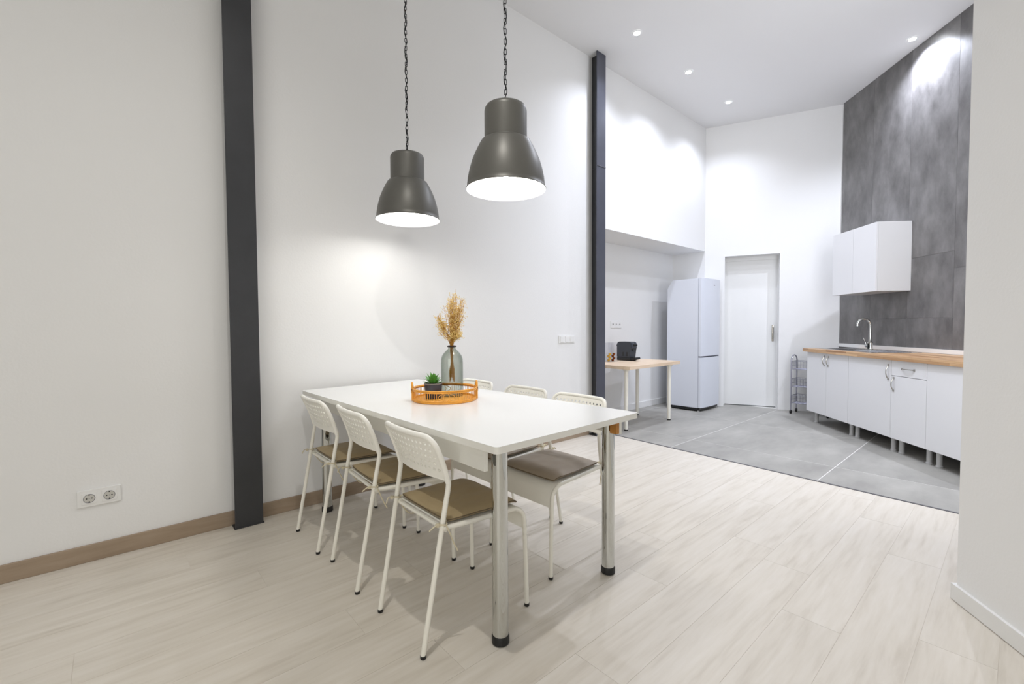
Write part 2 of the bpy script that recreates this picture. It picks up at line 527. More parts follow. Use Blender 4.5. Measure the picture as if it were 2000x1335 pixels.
# left wall, soffit block over the alcove, alcove
struct('wall_left', box(bm_new(), (-3.7, WY, 0), (3.80, 3.60, H)), M['wall'])
struct('wall_left_upper', box(bm_new(), (3.80, WY, 2.152), (6.215, 3.60, H)), M['wall'])
struct('wall_alcove_back', box(bm_new(), (3.80, AY, 0), (6.45, 3.60, 2.152)), M['wall'])
struct('wall_alcove_end', box(bm_new(), (6.215, WY + 0.002, 0), (6.45, AY, 2.152)), M['wall'])

# wall with the door: three blocks round the opening
S0, S1, SE, TH, DH = 0.254, 0.906, 1.553, 0.30, 2.062
wb = bm_new()
def dprism(bm, s0, s1, n0, n1, z0, z1):
    P = [T(DP(s0, n0)), T(DP(s0, n1)), T(DP(s1, n1)), T(DP(s1, n0))]
    prism(bm, P, z0, z1)
dprism(wb, 0, S0, 0, TH, 0, H)
dprism(wb, S1, SE + 0.3, 0, TH, 0, H)
dprism(wb, S0, S1, 0, TH, DH, H)
struct('wall_back', wb, M['wall'])

# tiled kitchen wall
wk = bm_new()
prism(wk, [T(KP(0.35, -0.012)), T(KP(-3.4, -0.012)), T(KP(-3.4, -0.25)), T(KP(0.35, -0.25))], 0, H)
wall_kitchen = struct('wall_kitchen', wk, M['wall'])
jb = bm_new()
prism(jb, [T(KP(0.0, -0.0125)), T(KP(0.0, -0.0035)), T(KP(-3.3, -0.0035)), T(KP(-3.3, -0.0125))], 0.001, H - 0.001)
obj('tile_bed', jb, M['tile_joint'], wall_kitchen)
cols_ = [(0.0, -0.545), (-0.545, -1.08), (-1.08, -1.615), (-1.615, -2.15), (-2.15, -2.685), (-2.685, -3.3)]
joints = {0: [1.62], 1: [1.18], 2: [1.18, 1.775], 3: [1.62], 4: [1.18, 2.28], 5: [1.62]}
for i, (ta, tb) in enumerate(cols_):
    zs = [0.002, 0.60] + joints[i] + [H - 0.0015]  # lowest row added behind the units to darken the gap beneath them
    for z0, z1 in zip(zs[:-1], zs[1:]):
        g = 0.0011
        b_ = bm_new()
        prism(b_, [T(KP(ta - g, -0.011)), T(KP(ta - g, 0.0)), T(KP(tb + g, 0.0)), T(KP(tb + g, -0.011))], z0 + g, z1 - g)
        obj('tile', b_, M['wall_tile'], wall_kitchen)
# closing walls out of the picture
struct('wall_kitchen_end', prism(bm_new(), [T(KP(-3.3, -0.2)), (3.35, -0.95), (3.25, -1.05), T(KP(-3.5, -0.25))], 0, H), M['wall'])
struct('wall_kitchen_return', prism(bm_new(), [(3.35, -0.95), (2.74, 0.02), (2.64, -0.05), (3.25, -1.05)], 0, H), M['wall'])

# near wall on the right
struct('wall_right', prism(bm_new(), [T(RP(0)), T(RP(7.6)), T(RP(7.6, 0.16)), T(RP(0, 0.16))], 0, H), M['wall'])
# unseen rear wall, with an invented window to house the rear fill
rear = bm_new()
box(rear, (-3.7, -4.8, 0), (-3.45, -3.4, H))
box(rear, (-3.7, 0.8, 0), (-3.45, 3.6, H))
box(rear, (-3.7, -3.4, 0), (-3.45, 0.8, 0.5))
box(rear, (-3.7, -3.4, 3.5), (-3.45, 0.8, H))
struct('wall_rear', rear, simple('dark_reflection_paint', srgb(70, 70, 72), 0.7, noise=0.03))  # dark tone picked to cut bounce and deepen chrome reflections
w1 = struct('added_window_1', box(bm_new(), (-3.62, -3.4, 0.5), (-3.61, 0.8, 3.5)), simple('added_window_pane', (0.85, 0.88, 0.9, 1), 0.6))
wf = bm_new()
for yy in (-3.4, -2.03, -0.63, 0.74):
    box(wf, (-3.60, yy, 0.5), (-3.54, yy + 0.06, 3.5))
for zz in (0.5, 3.44):
    box(wf, (-3.60, -3.4, zz), (-3.54, 0.8, zz + 0.06))
obj('added_window_frame', wf, M['steel'], w1)

# skirtings
struct('baseboard_left', box(bm_new(), (-3.4, WY - 0.014, 0), (0.53, WY, 0.082), 0.003), M['skirting_taupe'])
struct('baseboard_left_2', box(bm_new(), (0.565, WY - 0.014, 0), (3.66, WY, 0.082), 0.003), M['skirting_taupe'])
struct('baseboard_alcove', box(bm_new(), (3.81, AY - 0.013, 0), (6.21, AY, 0.083), 0.003), M['skirting_white'])
rb = bm_new()
prism(rb, [T(RP(-0.013, -0.013)), T(RP(7.0, -0.013)), T(RP(7.0, 0)), T(RP(-0.0, 0)), T(RP(0, 0.16)), T(RP(-0.013, 0.16))], 0.003, 0.066)
struct('baseboard_right', rb, M['skirting_white'])

# white upstand strip behind the worktop
up = bm_new()
prism(up, [T(KP(0.0, 0.0005)), T(KP(0.0, 0.014)), T(KP(-3.28, 0.014)), T(KP(-3.28, 0.0005))], 0.850, 0.889)
struct('trim_2', up, M['skirting_white'])

# door set back in the opening
door = bm_new()
dprism(door, S0 + 0.004, S1 - 0.004, 0.17, 0.21, 0.012, 2.008)
d1 = struct('door_1', door, M['door'])
fr = bm_new()
dprism(fr, S0, S1, 0.155, 0.20, 2.008, DH)
dprism(fr, S0, S0 + 0.012, 0.155, 0.17, 0.0, 2.008)
dprism(fr, S1 - 0.012, S1, 0.155, 0.17, 0.0, 2.008)
obj('door_frame', fr, M['door'], d1)
hb = bm_new()
hs = S1 - 0.055
c = DP(hs, 0.165)
box(hb, (-0.012, -0.004, 0.90), (0.012, 0.004, 1.12), 0.003, Matrix.Translation((c.x, c.y, 0)) @ Matrix.Rotation(DA, 4, 'Z'))
pp = [DP(hs, 0.165), DP(hs, 0.125), DP(hs, 0.118), DP(hs, 0.125), DP(hs, 0.165)]
zz = [1.085, 1.08, 1.0, 0.945, 0.94]
tube(hb, smooth_path([(p.x, p.y, z) for p, z in zip(pp, zz)], 2), 0.008)
obj('door_handle', hb, M['nickel'], d1, smooth=True, label='chrome pull handle with key plate')

# ------------------------------------------------------------------ steel columns
def column(x0, x1, y0, label, seam):
    t = thing('steel_column', label, 'column', ((x0 + x1) / 2, y0, 0))
    w = (x1 - x0) / 2
    d = WY - y0
    obj('flange', box(bm_new(), (-w, 0, 0.006), (w, 0.010, H - 0.0005)), M['sheen_steel'] if seam else M['steel'], t)
    obj('web', box(bm_new(), (-0.005, 0.010, 0.006), (0.005, d + 0.05, H - 0.001)), M['steel'], t)
    obj('base_plate', box(bm_new(), (-w - 0.004, -0.004, 0), (w + 0.004, d - 0.002, 0.006), 0.001), M['steel'], t)
    if seam:
        s = bm_new()
        tube(s, [(-w, -0.001, seam), (w, -0.001, seam + 0.004)], 0.004)
        tube(s, [(-0.006, 0.012, seam), (-0.006, d - 0.004, seam - 0.002)], 0.004)
        obj('weld_seam', s, M['weld'], t, smooth=True)
    return t
column(0.478, 0.618, 2.865, 'black steel column standing proud of the left wall, left of the dining table', None)
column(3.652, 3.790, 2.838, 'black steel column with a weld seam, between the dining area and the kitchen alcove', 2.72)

# ------------------------------------------------------------------ dining table
TT = thing('dining_table', 'long white dining table on four round chrome legs, set with six chairs', 'table', (1.27, 2.0, 0))
def tl(x, y):
    return x - 1.27, y - 2.0
def rounded_slab(bm, pts, z0, z1, rad, n=5):
    P = [Vector(p) for p in pts]
    out = []
    m = len(P)
    for i in range(m):
        a, b, c = P[i - 1], P[i], P[(i + 1) % m]
        u = (a - b).normalized() * rad; v = (c - b).normalized() * rad
        for k in range(n + 1):
            t = k / n
            out.append(T((b + u) * (1 - t) ** 2 + b * 2 * t * (1 - t) + (b + v) * t ** 2))
    prism(bm, out, z0, z1)
    return bm
tp = bm_new()
corners = [tl(0.888, 1.080), tl(1.712, 1.102), tl(1.648, 2.905), tl(0.842, 2.868)]
rounded_slab(tp, corners, 0.7165, 0.7385, 0.018)
topf = rounded_slab(bm_new(), corners, 0.7385, 0.740, 0.018)
tbt = obj('tabletop', topf, M['white_lacquer'], TT)
obj('edge_band', tp, M['table_edge'], tbt)
LEGS = [(1.000, 1.200), (1.656, 1.222), (0.950, 2.782), (1.607, 2.802)]
for k, (lx, ly) in enumerate(LEGS):
    x_, y_ = tl(lx, ly)
    lb = bm_new()
    lathe(lb, [(0.0285, 0.018), (0.0285, 0.700)], 32, (x_, y_, 0))
    lg = obj('leg', lb, M['chrome'], TT, smooth=True)
    cb = bm_new()
    lathe(cb, [(0.026, 0.0), (0.0315, 0.004), (0.0315, 0.028), (0.029, 0.033)], 32, (x_, y_, 0))
    obj('foot_cap', cb, M['rubber'], lg, smooth=True)
    pb = bm_new()
    box(pb, (x_ - 0.045, y_ - 0.045, 0.700), (x_ + 0.045, y_ + 0.045, 0.7165), 0.003)
    obj('mounting_plate', pb, M['nickel'], lg)
for (xa, xb, nm) in ((0.925, 0.941, 'a'), (1.640, 1.656, 'b')):
    ya = 1.255 if nm == 'b' else 1.19
    a = tl(xa, ya if nm == 'a' else 1.150); b = tl(xb, 2.81)
    obj('apron', box(bm_new(), (a[0], a[1], 0.628 if nm == 'a' else 0.646), (b[0], b[1], 0.708), 0.002), M['table_edge'], TT)
a = tl(0.943, 1.245); b = tl(0.965, 2.74)
obj('rail', box(bm_new(), (a[0], a[1], 0.66), (b[0], b[1], 0.7160)), M['raw_wood'], TT)
a = tl(1.618, 1.153); b = tl(1.640, 1.186)
obj('rail', box(bm_new(), (a[0], a[1], 0.650), (b[0], b[1], 0.7160)), M['raw_wood'], TT)
a = tl(1.616, 1.262); b = tl(1.638, 2.76)
obj('rail', box(bm_new(), (a[0], a[1], 0.66), (b[0], b[1], 0.7160)), M['raw_wood'], TT)

# ------------------------------------------------------------------ chairs
def xp(z):
    z = z + 0.008
    t = max(0.0, (z - 0.575) / 0.18)
    return 0.102 - 0.064 * t ** 1.35
def ywid(z):                      # half width of the back at height z (rounded top corners)
    rad, zc, w = 0.042, 0.705, 0.176
    if z <= zc:
        return w
    return w - rad + math.sqrt(max(0.0, rad * rad - (z - zc) ** 2))
def back_pt(y, z, off):
    curve = 0.022 * (1 - (y / 0.176) ** 2)
    return Vector((xp(z) - curve + off, y, z))

def backrest_bm():
    bm = bm_new()
    th_ = 0.0035
    pitch, nrow, ncol, z0 = 0.0242, 5, 13, 0.609
    rad = 0.0064
    def quad2(p):                 # front and back sheets from (y,z) loops
        for off, rev in ((th_, False), (-th_, True)):
            vs = [bm.verts.new(back_pt(a, b, off)) for a, b in p]
            bm.faces.new(vs[::-1] if rev else vs)
    for r_ in range(nrow):
        zc = z0 + pitch * (r_ + 0.5)
        shift = pitch / 4 * (1 if r_ % 2 else -1)
        for c_ in range(ncol):
            yc = (c_ - (ncol - 1) / 2) * pitch + shift
            h = pitch / 2
            sq = [(yc + h, zc), (yc + h, zc + h), (yc, zc + h), (yc - h, zc + h), (yc - h, zc), (yc - h, zc - h), (yc, zc - h), (yc + h, zc - h)]
            ho = [(yc + rad * math.cos(k * PI / 4), zc + rad * math.sin(k * PI / 4)) for k in range(8)]
            sets = []
            for off in (th_, -th_):
                S = [bm.verts.new(back_pt(a, b, off)) for a, b in sq]
                Hh = [bm.verts.new(back_pt(a, b, off)) for a, b in ho]
                for k in range(8):
                    bm.faces.new((S[k], S[(k + 1) % 8], Hh[(k + 1) % 8], Hh[k]))
                sets.append(Hh)
            for k in range(8):
                bm.faces.new((sets[0][k], sets[0][(k + 1) % 8], sets[1][(k + 1) % 8], sets[1][k]))
        e = ncol / 2 * pitch
        for sgn in (-1, 1):       # solid side margins
            ye = sgn * e + shift
            for zz0, zz1 in ((zc - pitch / 2, zc), (zc, zc + pitch / 2)):
                quad2([(ye, zz0), (sgn * ywid(zz0), zz0), (sgn * ywid(zz1), zz1), (ye, zz1)])
    ztop = z0 + pitch * nrow
    zl = [ztop + (0.7465 - ztop) * k / 5 for k in range(6)]
    yl = [k / 12 * 2 - 1 for k in range(13)]
    for a, b in zip(zl[:-1], zl[1:]):
        for u, v in zip(yl[:-1], yl[1:]):
            quad2([(u * ywid(a), a), (v * ywid(a), a), (v * ywid(b), b), (u * ywid(b), b)])
    for u, v in zip(yl[:-1], yl[1:]):
        quad2([(u * 0.176, 0.588), (v * 0.176, 0.588), (v * 0.176, z0), (u * 0.176, z0)])
    # thick rolled rim
    path = [(-0.176, 0.580 + 0.018 * k) for k in range(7)]
    for k in range(0, 9):
        an = PI - k / 8 * PI / 2
        path.append((-0.176 + 0.042 + 0.042 * math.cos(an), 0.705 + 0.042 * math.sin(an)))
    for k in range(1, 12):
        path.append((-0.134 + 0.268 * k / 12, 0.747))
    path += [(-a, b) for a, b in reversed(path[:16])]
    tube(bm, [back_pt(a, b, 0.0) for a, b in path], 0.0098, 10)
    low = [back_pt(-0.176 + 0.352 * k / 14, 0.589, 0) for k in range(15)]
    tube(bm, low, 0.0045, 6)
    return bm

def make_chair():
    t = thing('dining_chair', '', 'chair')
    for s in (1, -1):
        lb = bm_new()
        pts = [(0.0, s * 0.166, 0.008), (0.045, s * 0.168, 0.25), (0.090, s * 0.172, 0.50), (0.102, s * 0.1755, 0.562), (0.1015, s * 0.176, 0.590)]
        tube(lb, smooth_path(pts, 2), 0.0092, 10)
        l = obj('leg', lb, M['chair_tube'], t, smooth=True)
        cb = bm_new(); lathe(cb, [(0.0095, 0.0), (0.0105, 0.003), (0.0105, 0.012)], 12, (0.001, s * 0.166, 0)); obj('foot_cap', cb, M['rubber'], l)
        lb = bm_new()
        pts = [(0.074, s * 0.173, 0.424), (0.20, s * 0.177, 0.418), (0.36, s * 0.181, 0.412)]
        for k in range(0, 7):
            an = PI / 2 - k / 6 * (PI / 2 - 0.06)
            pts.append((0.385 + 0.065 * math.cos(an), s * 0.183, 0.346 + 0.065 * math.sin(an)))
        pts += [(0.456, s * 0.184, 0.20), (0.460, s * 0.185, 0.008)]
        tube(lb, pts, 0.0092, 10)
        l = obj('leg', lb, M['chair_tube'], t, smooth=True)
        cb = bm_new(); lathe(cb, [(0.0095, 0.0), (0.0105, 0.003), (0.0105, 0.012)], 12, (0.460, s * 0.185, 0)); obj('foot_cap', cb, M['rubber'], l)
    # seat: sheet that rolls down over the front
    prof = [(0.10, 0.430), (0.22, 0.424), (0.34, 0.421)]
    for k in range(0, 8):
        an = PI / 2 - k / 7 * (PI / 2 - 0.05)
        prof.append((0.388 + 0.064 * math.cos(an), 0.355 + 0.064 * math.sin(an)))
    prof.append((0.455, 0.315))
    sb = bm_new()
    A = []
    for off in (0.0, -0.006):
        for s in (-1, 1):
            A.append([sb.verts.new((x + off * (1 if i > 6 else 0), s * (0.170 + 0.012 * min(1, i / 6)), z + off * (1 if i <= 6 else 0))) for i, (x, z) in enumerate(prof)])
    n = len(prof)
    for i in range(n - 1):
        sb.faces.new((A[0][i], A[0][i + 1], A[1][i + 1], A[1][i]))
        sb.faces.new((A[2][i], A[3][i], A[3][i + 1], A[2][i + 1]))
        sb.faces.new((A[0][i], A[2][i], A[2][i + 1], A[0][i + 1]))
        sb.faces.new((A[1][i], A[1][i + 1], A[3][i + 1], A[3][i]))
    sb.faces.new((A[0][0], A[1][0], A[3][0], A[2][0]))
    sb.faces.new((A[0][-1], A[2][-1], A[3][-1], A[1][-1]))
    obj('seat', sb, M['chair_plastic'], t, smooth=True)
    obj('crossbar', tube(bm_new(), [(0.092, -0.173, 0.416), (0.092, 0.173, 0.416)], 0.008, 8), M['chair_tube'], t, smooth=True)
    obj('crossbar', tube(bm_new(), [(0.36, -0.178, 0.404), (0.36, 0.178, 0.404)], 0.006, 8), M['chair_tube'], t, smooth=True)
    obj('backrest', backrest_bm(), M['chair_plastic'], t, smooth=True)
    return t

def make_cushion(mat, seed):
    rnd = random.Random(seed)
    t = thing('seat_cushion', '', 'cushion', group=None)
    bm = bm_new()
    n = 18
    def pt(u, v, top):
        # squircle outline, pinched at the seams, gently waved
        sx, sy = abs(u) ** 1.0 * (1 if u > 0 else -1), v
        k = 1 - 0.045 * (u * u * v * v) ** 2
        x = 0.262 + 0.166 * sx * k
        y = 0.176 * sy * k * (1 - 0.02 * (u < 0))
        e = (1 - abs(u) ** 5) * (1 - abs(v) ** 5)
        wave = 0.0016 * math.sin(9 * u + seed) * math.cos(7 * v + 2 * seed) + 0.0012 * math.sin(15 * v + seed)
        sag = -0.006 * (x - 0.10) / 0.33
        z = 0.4400 + sag + (0.0065 + 0.0125 * e + wave * e if top else -0.0065 * e - 0.001)
        if u > 0.75:
            z -= 0.010 * ((u - 0.75) / 0.25) ** 2
        return (x, y, z)
    gr = {}
    for top in (True, False):
        for i in range(n + 1):
            for j in range(n + 1):
                gr[top, i, j] = bm.verts.new(pt(i / n * 2 - 1, j / n * 2 - 1, top))
    for top in (True, False):
        for i in range(n):
            for j in range(n):
                bm.faces.new((gr[top, i, j], gr[top, i + 1, j], gr[top, i + 1, j + 1], gr[top, i, j + 1]))
    ring = [(i, 0) for i in range(n)] + [(n, j) for j in range(n)] + [(i, n) for i in range(n, 0, -1)] + [(0, j) for j in range(n, 0, -1)]
    for k in range(len(ring)):
        a, b = ring[k], ring[(k + 1) % len(ring)]
        bm.faces.new((gr[True, a[0], a[1]], gr[True, b[0], b[1]], gr[False, b[0], b[1]], gr[False, a[0], a[1]]))
    obj('pad', bm, mat, t, smooth=R(60))
    pb = bm_new()
    pts = [Vector(pt(i / n * 2 - 1, j / n * 2 - 1, True)) for i, j in ring]
    tube(pb, [p - Vector((0, 0, 0.003)) for p in pts], 0.0026, 6, closed=True)
    obj('piping', pb, M['piping'], t, smooth=True)
    for s in (1, -1):
        tb = bm_new()
        px, py, pz = 0.0795, s * 0.1713, 0.440
        loop = [(px + 0.0145 * math.cos(a), py + 0.0145 * math.sin(a), pz + 0.002 * math.sin(2 * a)) for a in [k * PI / 6 for k in range(12)]]
        tube(tb, loop, 0.0028, 6, closed=True)
        tube(tb, smooth_path([(0.112, s * 0.158, 0.444), (0.100, s * 0.161, 0.443), (0.090, s * 0.162, 0.441)]), 0.0028, 6)
        d1_, d2_ = rnd.uniform(-0.02, 0.01), rnd.uniform(0.0, 0.045)
        tube(tb, smooth_path([(px - 0.018, py, pz), (px - 0.034, py + s * 0.006, pz + 0.004), (px - 0.052, py + d1_, pz - 0.012)]), 0.0026, 6)
        tube(tb, smooth_path([(px + 0.004, py + s * 0.015, pz), (px + 0.012, py + s * 0.020, pz - 0.020), (px + 0.020 + d2_, py + s * 0.016, pz - 0.055 - d2_), (px + 0.03 + d2_ * 1.5, py + s * 0.02, pz - 0.10)]), 0.0026, 6)
        box(tb, (px - 0.027, py - 0.006, pz - 0.006), (px - 0.0155, py + 0.006, pz + 0.006), 0.003)
        obj('tie', tb, M['tie'], t, smooth=True)
    return t

SPOTS = [
    (0.755, 1.480, R(-0.5), 'nearest chair', 'white chair with perforated back, nearest of the three on the left side of the table',
     'olive-taupe seat cushion on the nearest left-side chair, tie trailing down'),
    (0.747, 1.992, R(-3.0), 'middle', 'white chair with perforated back, middle of the three on the left side of the table',
     'olive-taupe seat cushion on the middle chair of the left side'),
    (0.730, 2.448, R(-0.5), 'far', 'white chair with perforated back, farthest of the three on the left side, by the wall',
     'olive-taupe seat cushion on the farthest left-side chair, near the wall'),
    (1.880, 1.545, R(180.5), 'r near', 'white chair pushed in on the kitchen side of the table, nearest the chrome corner leg',
     'grey-taupe creased seat cushion on the nearest kitchen-side chair'),
    (1.888, 1.962, R(179.5), 'r mid', 'white chair pushed in on the kitchen side of the table, middle of the three',
     'grey-taupe seat cushion half hidden under the tabletop, middle kitchen-side chair'),
    (1.885, 2.452, R(180.0), 'r far', 'white chair on the kitchen side of the table farthest back, behind the glass vase',
     'grey-taupe seat cushion on the kitchen-side chair farthest back, behind the glass vase'),
]
chair0 = make_chair()
cush_l = make_cushion(M['cushion'], 1)
cush_r = make_cushion(M['cushion_b'], 4)
used = set()
for i, (x, y, rz, _n, lab, clab) in enumerate(SPOTS):
    grp = 'white dining chairs round the table'
    if i == 0:
        chair0.location = (x, y, 0); chair0.rotation_euler = (0, 0, rz); chair0['label'] = lab; chair0['group'] = grp
    else:
        dup(chair0, (x, y, 0), rz, lab, grp)
    src = cush_l if i < 3 else cush_r
    cg = 'taupe cushions on the dining chairs'
    if id(src) not in used:
        used.add(id(src))
        src.location = (x, y, 0); src.rotation_euler = (0, 0, rz); src['label'] = clab; src['group'] = cg
    else:
        dup(src, (x, y, 0), rz, clab, cg)

# ------------------------------------------------------------------ pendant lamps
PEND = [((1.426, 1.650), 1.771, 'grey metal pendant lamp on a chain, the nearer and larger-looking of the two'),
        ((1.361, 2.488), 1.767, 'grey metal pendant lamp on a chain, the farther one beside the wall')]
def link_bm():
    bm = bm_new()
    pts = []
    for k in range(12):
        a = 2 * PI * k / 12
        pts.append((0.0058 * math.cos(a), 0, 0.0085 * (1 if math.sin(a) > 0 else -1) + 0.0055 * math.sin(a)))
    tube(bm, pts, 0.0019, 5, closed=True)
    return bm
link_mesh = None
for (px, py), pz, lab in PEND:
    t = thing('pendant_lamp', lab, 'lamp', (px, py, pz), 0, 'grey pendant lamps over the dining table')
    out = [(0.190, 0.0), (0.1915, 0.003), (0.187, 0.007), (0.1855, 0.025), (0.182, 0.055), (0.174, 0.092), (0.163, 0.130), (0.149, 0.165), (0.134, 0.196), (0.122, 0.218), (0.117, 0.226), (0.107, 0.231), (0.1025, 0.232), (0.1010, 0.235)]
    sb = bm_new(); lathe(sb, out, 64, cap_bottom=False, cap_top=False)
    s = obj('shade', sb, M['shade_out'], t, smooth=R(50))
    inn = [(0.190, 0.0), (0.1855, 0.004), (0.1835, 0.025), (0.180, 0.055), (0.172, 0.092), (0.161, 0.130), (0.147, 0.165), (0.132, 0.196), (0.118, 0.220), (0.06, 0.229), (0.0001, 0.230)]
    ib = bm_new(); lathe(ib, inn, 64, cap_bottom=False, cap_top=False)
    obj('shade_lining', ib, M['shade_in'], t, smooth=R(50), label='white inside of the shade')
    nb = bm_new(); lathe(nb, [(0.1010, 0.235), (0.1010, 0.368), (0.099, 0.379), (0.093, 0.389), (0.075, 0.396), (0.04, 0.399), (0.0001, 0.400)], 48, cap_bottom=False, cap_top=False)
    obj('neck', nb, M['shade_out'], t, smooth=R(40))
    hb_ = bm_new(); lathe(hb_, [(0.022, 0.17), (0.022, 0.2295)], 20); obj('lamp_holder', hb_, M['white_plastic'], t, smooth=True)
    bb = bm_new(); lathe(bb, [(0.014, 0.172), (0.018, 0.160), (0.034, 0.128), (0.040, 0.105), (0.036, 0.082), (0.022, 0.068), (0.0001, 0.063)][::-1], 24, cap_bottom=False, cap_top=False)
    obj('bulb', bb, M['bulb'], t, smooth=True, label='glowing bulb')
    zt = 0.400
    nlink = int((H - pz - 0.03 - zt) / 0.0235)
    for k in range(nlink):
        if link_mesh is None:
            o = obj('chain_link', link_bm(), M['black_metal'], t, smooth=True)
            link_mesh = o.data
        else:
            o = bpy.data.objects.new('chain_link', link_mesh); col.objects.link(o); o.parent = t
        o.location = (0, 0, zt + 0.013 + k * 0.0235)
        o.rotation_euler = (0, 0.05 * math.sin(k), ROOM * -1 + (PI / 2 if k % 2 else 0.15))
    cd = bm_new()
    ph = random.uniform(0, 6)
    L_ = H - pz - zt
    pts = []
    for k in range(90):
        f = k / 89
        a = ph + f * L_ * 2 * PI / 0.115
        pts.append((0.0075 * math.cos(a), 0.0075 * math.sin(a), zt + f * L_))
    tube(cd, pts, 0.0027, 6)
    obj('cord', cd, M['black'], t, smooth=True)
    cn = bm_new(); lathe(cn, [(0.055, H - pz - 0.028), (0.055, H - pz - 0.0005)], 24); obj('ceiling_rose', cn, M['black_metal'], t, smooth=True)
    li = add_light('pendant_bulb_light', 'POINT', (0, 0, 0.055), PENDANT, PENDANT_COL, shadow_soft_size=0.035)
    li.parent = t

# ------------------------------------------------------------------ downlights
def downlight(x, y, label, energy, color, lens, size=R(134), blend=1.0, group='recessed ceiling downlights', rot=(0, 0, 0)):
    t = thing('downlight', label, 'downlight', (x, y, H), 0, group)
    rb_ = bm_new()
    lathe(rb_, [(0.030, -0.001), (0.031, -0.005), (0.041, -0.005), (0.044, -0.0005)], 28, cap_bottom=False, cap_top=False)
    obj('trim_ring', rb_, M['white_plastic'], t, smooth=True)
    lb = bm_new(); lathe(lb, [(0.0305, -0.0035), (0.0305, -0.001)], 24); obj('lens', lb, lens, t)
    if energy:
        li = add_light('downlight_beam', 'SPOT', (0, 0, -0.03), energy, color, rot, shadow_soft_size=0.03, spot_size=size, spot_blend=blend)
        li.parent = t
downlight(3.719, 2.43, 'lit ceiling downlight nearest the second black column, largest-looking of the row', KITCHEN_SPOT, KITCHEN_COL, M['spot_lens'])
downlight(4.702, 2.43, 'lit ceiling downlight in the middle of the row along the left wall', KITCHEN_SPOT, KITCHEN_COL, M['spot_lens'])
downlight(5.697, 2.43, 'lit ceiling downlight deepest in the kitchen, nearest the door wall', KITCHEN_SPOT, KITCHEN_COL, M['spot_lens'])
downlight(5.785, 0.752, 'lit ceiling downlight close to the dark tiled wall', KITCHEN_SPOT * 2.8, KITCHEN_COL, M['spot_lens'])
downlight(3.95, 1.52, 'lit ceiling downlight over the wood floor edge, above the top of the picture', KITCHEN_SPOT * 2.25, KITCHEN_COL, M['spot_lens'])
downlight(0.45, 0.9, 'unseen ceiling downlight added to brighten the floor by the camera', FLOOR_FILL, FLOOR_FILL_COL, M['fill_lens_warm'], group='recessed ceiling downlights')  # no known fitting here; added as fill for the lower-left floor

# ------------------------------------------------------------------ wall plates
def socket_face(bm_plate, holes, cx, z):
    pass
t = thing('wall_socket', 'white double power socket low on the left wall', 'socket', (-0.072, WY, 0.306))
obj('plate', box(bm_new(), (-0.079, -0.009, -0.040), (0.079, 0, 0.040), 0.002), M['white_plastic'], t)
for s in (-0.036, 0.036):
    f = bm_new()
    box(f, (s - 0.027, -0.0115, -0.027), (s + 0.027, -0.009, 0.027), 0.001)
    fo = obj('socket_insert', f, M['white_plastic'], t)
    ringb = bm_new()
    n = 28
    Rm = Matrix.Translation((s, -0.0117, 0)) @ Matrix.Rotation(PI / 2, 4, 'X')
    lathe(ringb, [(0.0215, 0.0), (0.0215, 0.0012), (0.0200, 0.0012), (0.0196, 0.0)], n, cap_bottom=False, cap_top=False)
    bmesh.ops.transform(ringb, matrix=Rm, verts=ringb.verts[:])
    obj('socket_rim', ringb, M['gasket'], fo, smooth=True)
    well = bm_new(); lathe(well, [(0.0195, 0.0), (0.0195, 0.0004)], n); bmesh.ops.transform(well, matrix=Rm, verts=well.verts[:])
    obj('socket_well', well, M['socket_grey'], fo)
    hb2 = bm_new()
    for hx, hz, hr in ((-0.0095, 0, 0.0028), (0.0095, 0, 0.0028), (0, -0.0165, 0.0030), (0, 0.0, 0.0014), (0, 0.0165, 0.0024)):
        lathe(hb2, [(hr, 0.0), (hr, 0.0011)], 12, (hx, hz, 0))
    bmesh.ops.transform(hb2, matrix=Rm, verts=hb2.verts[:])
    obj('pin_hole', hb2, M['socket_hole'], fo)
t = thing('light_switch', 'white triple light switch plate left of the second black column', 'switch', (3.326, WY, 0.992))
obj('plate', box(bm_new(), (-0.116, -0.008, -0.037), (0.116, 0, 0.037), 0.002), M['white_plastic'], t)
for s in (-0.071, 0, 0.071):
    obj('rocker', box(bm_new(), (s - 0.0275, -0.0125, -0.0275), (s + 0.0275, -0.0075, 0.0275), 0.0015), M['white_plastic'], t)
t = thing('wall_socket', 'white triple power socket on the alcove wall above the coffee machine', 'socket', (4.80, AY, 1.138))
obj('plate', box(bm_new(), (-0.115, -0.009, -0.043), (0.115, 0, 0.043), 0.002), M['white_plastic'], t)
for s in (-0.071, 0, 0.071):
    Rm = Matrix.Translation((s, -0.0095, 0.004)) @ Matrix.Rotation(PI / 2, 4, 'X')
    f = bm_new(); lathe(f, [(0.0205, 0), (0.0205, 0.0012)], 20); bmesh.ops.transform(f, matrix=Rm, verts=f.verts[:])
    fo = obj('socket_insert', f, M['white_plastic'], t)
    f = bm_new()
    for hx, hr in ((-0.0095, 0.0045), (0.0095, 0.0045), (0, 0.0035)):
        lathe(f, [(hr, 0.001), (hr, 0.0022)], 10, (hx, 0, 0))
    bmesh.ops.transform(f, matrix=Rm, verts=f.verts[:])
    obj('pin_hole', f, M['socket_hole'], fo)

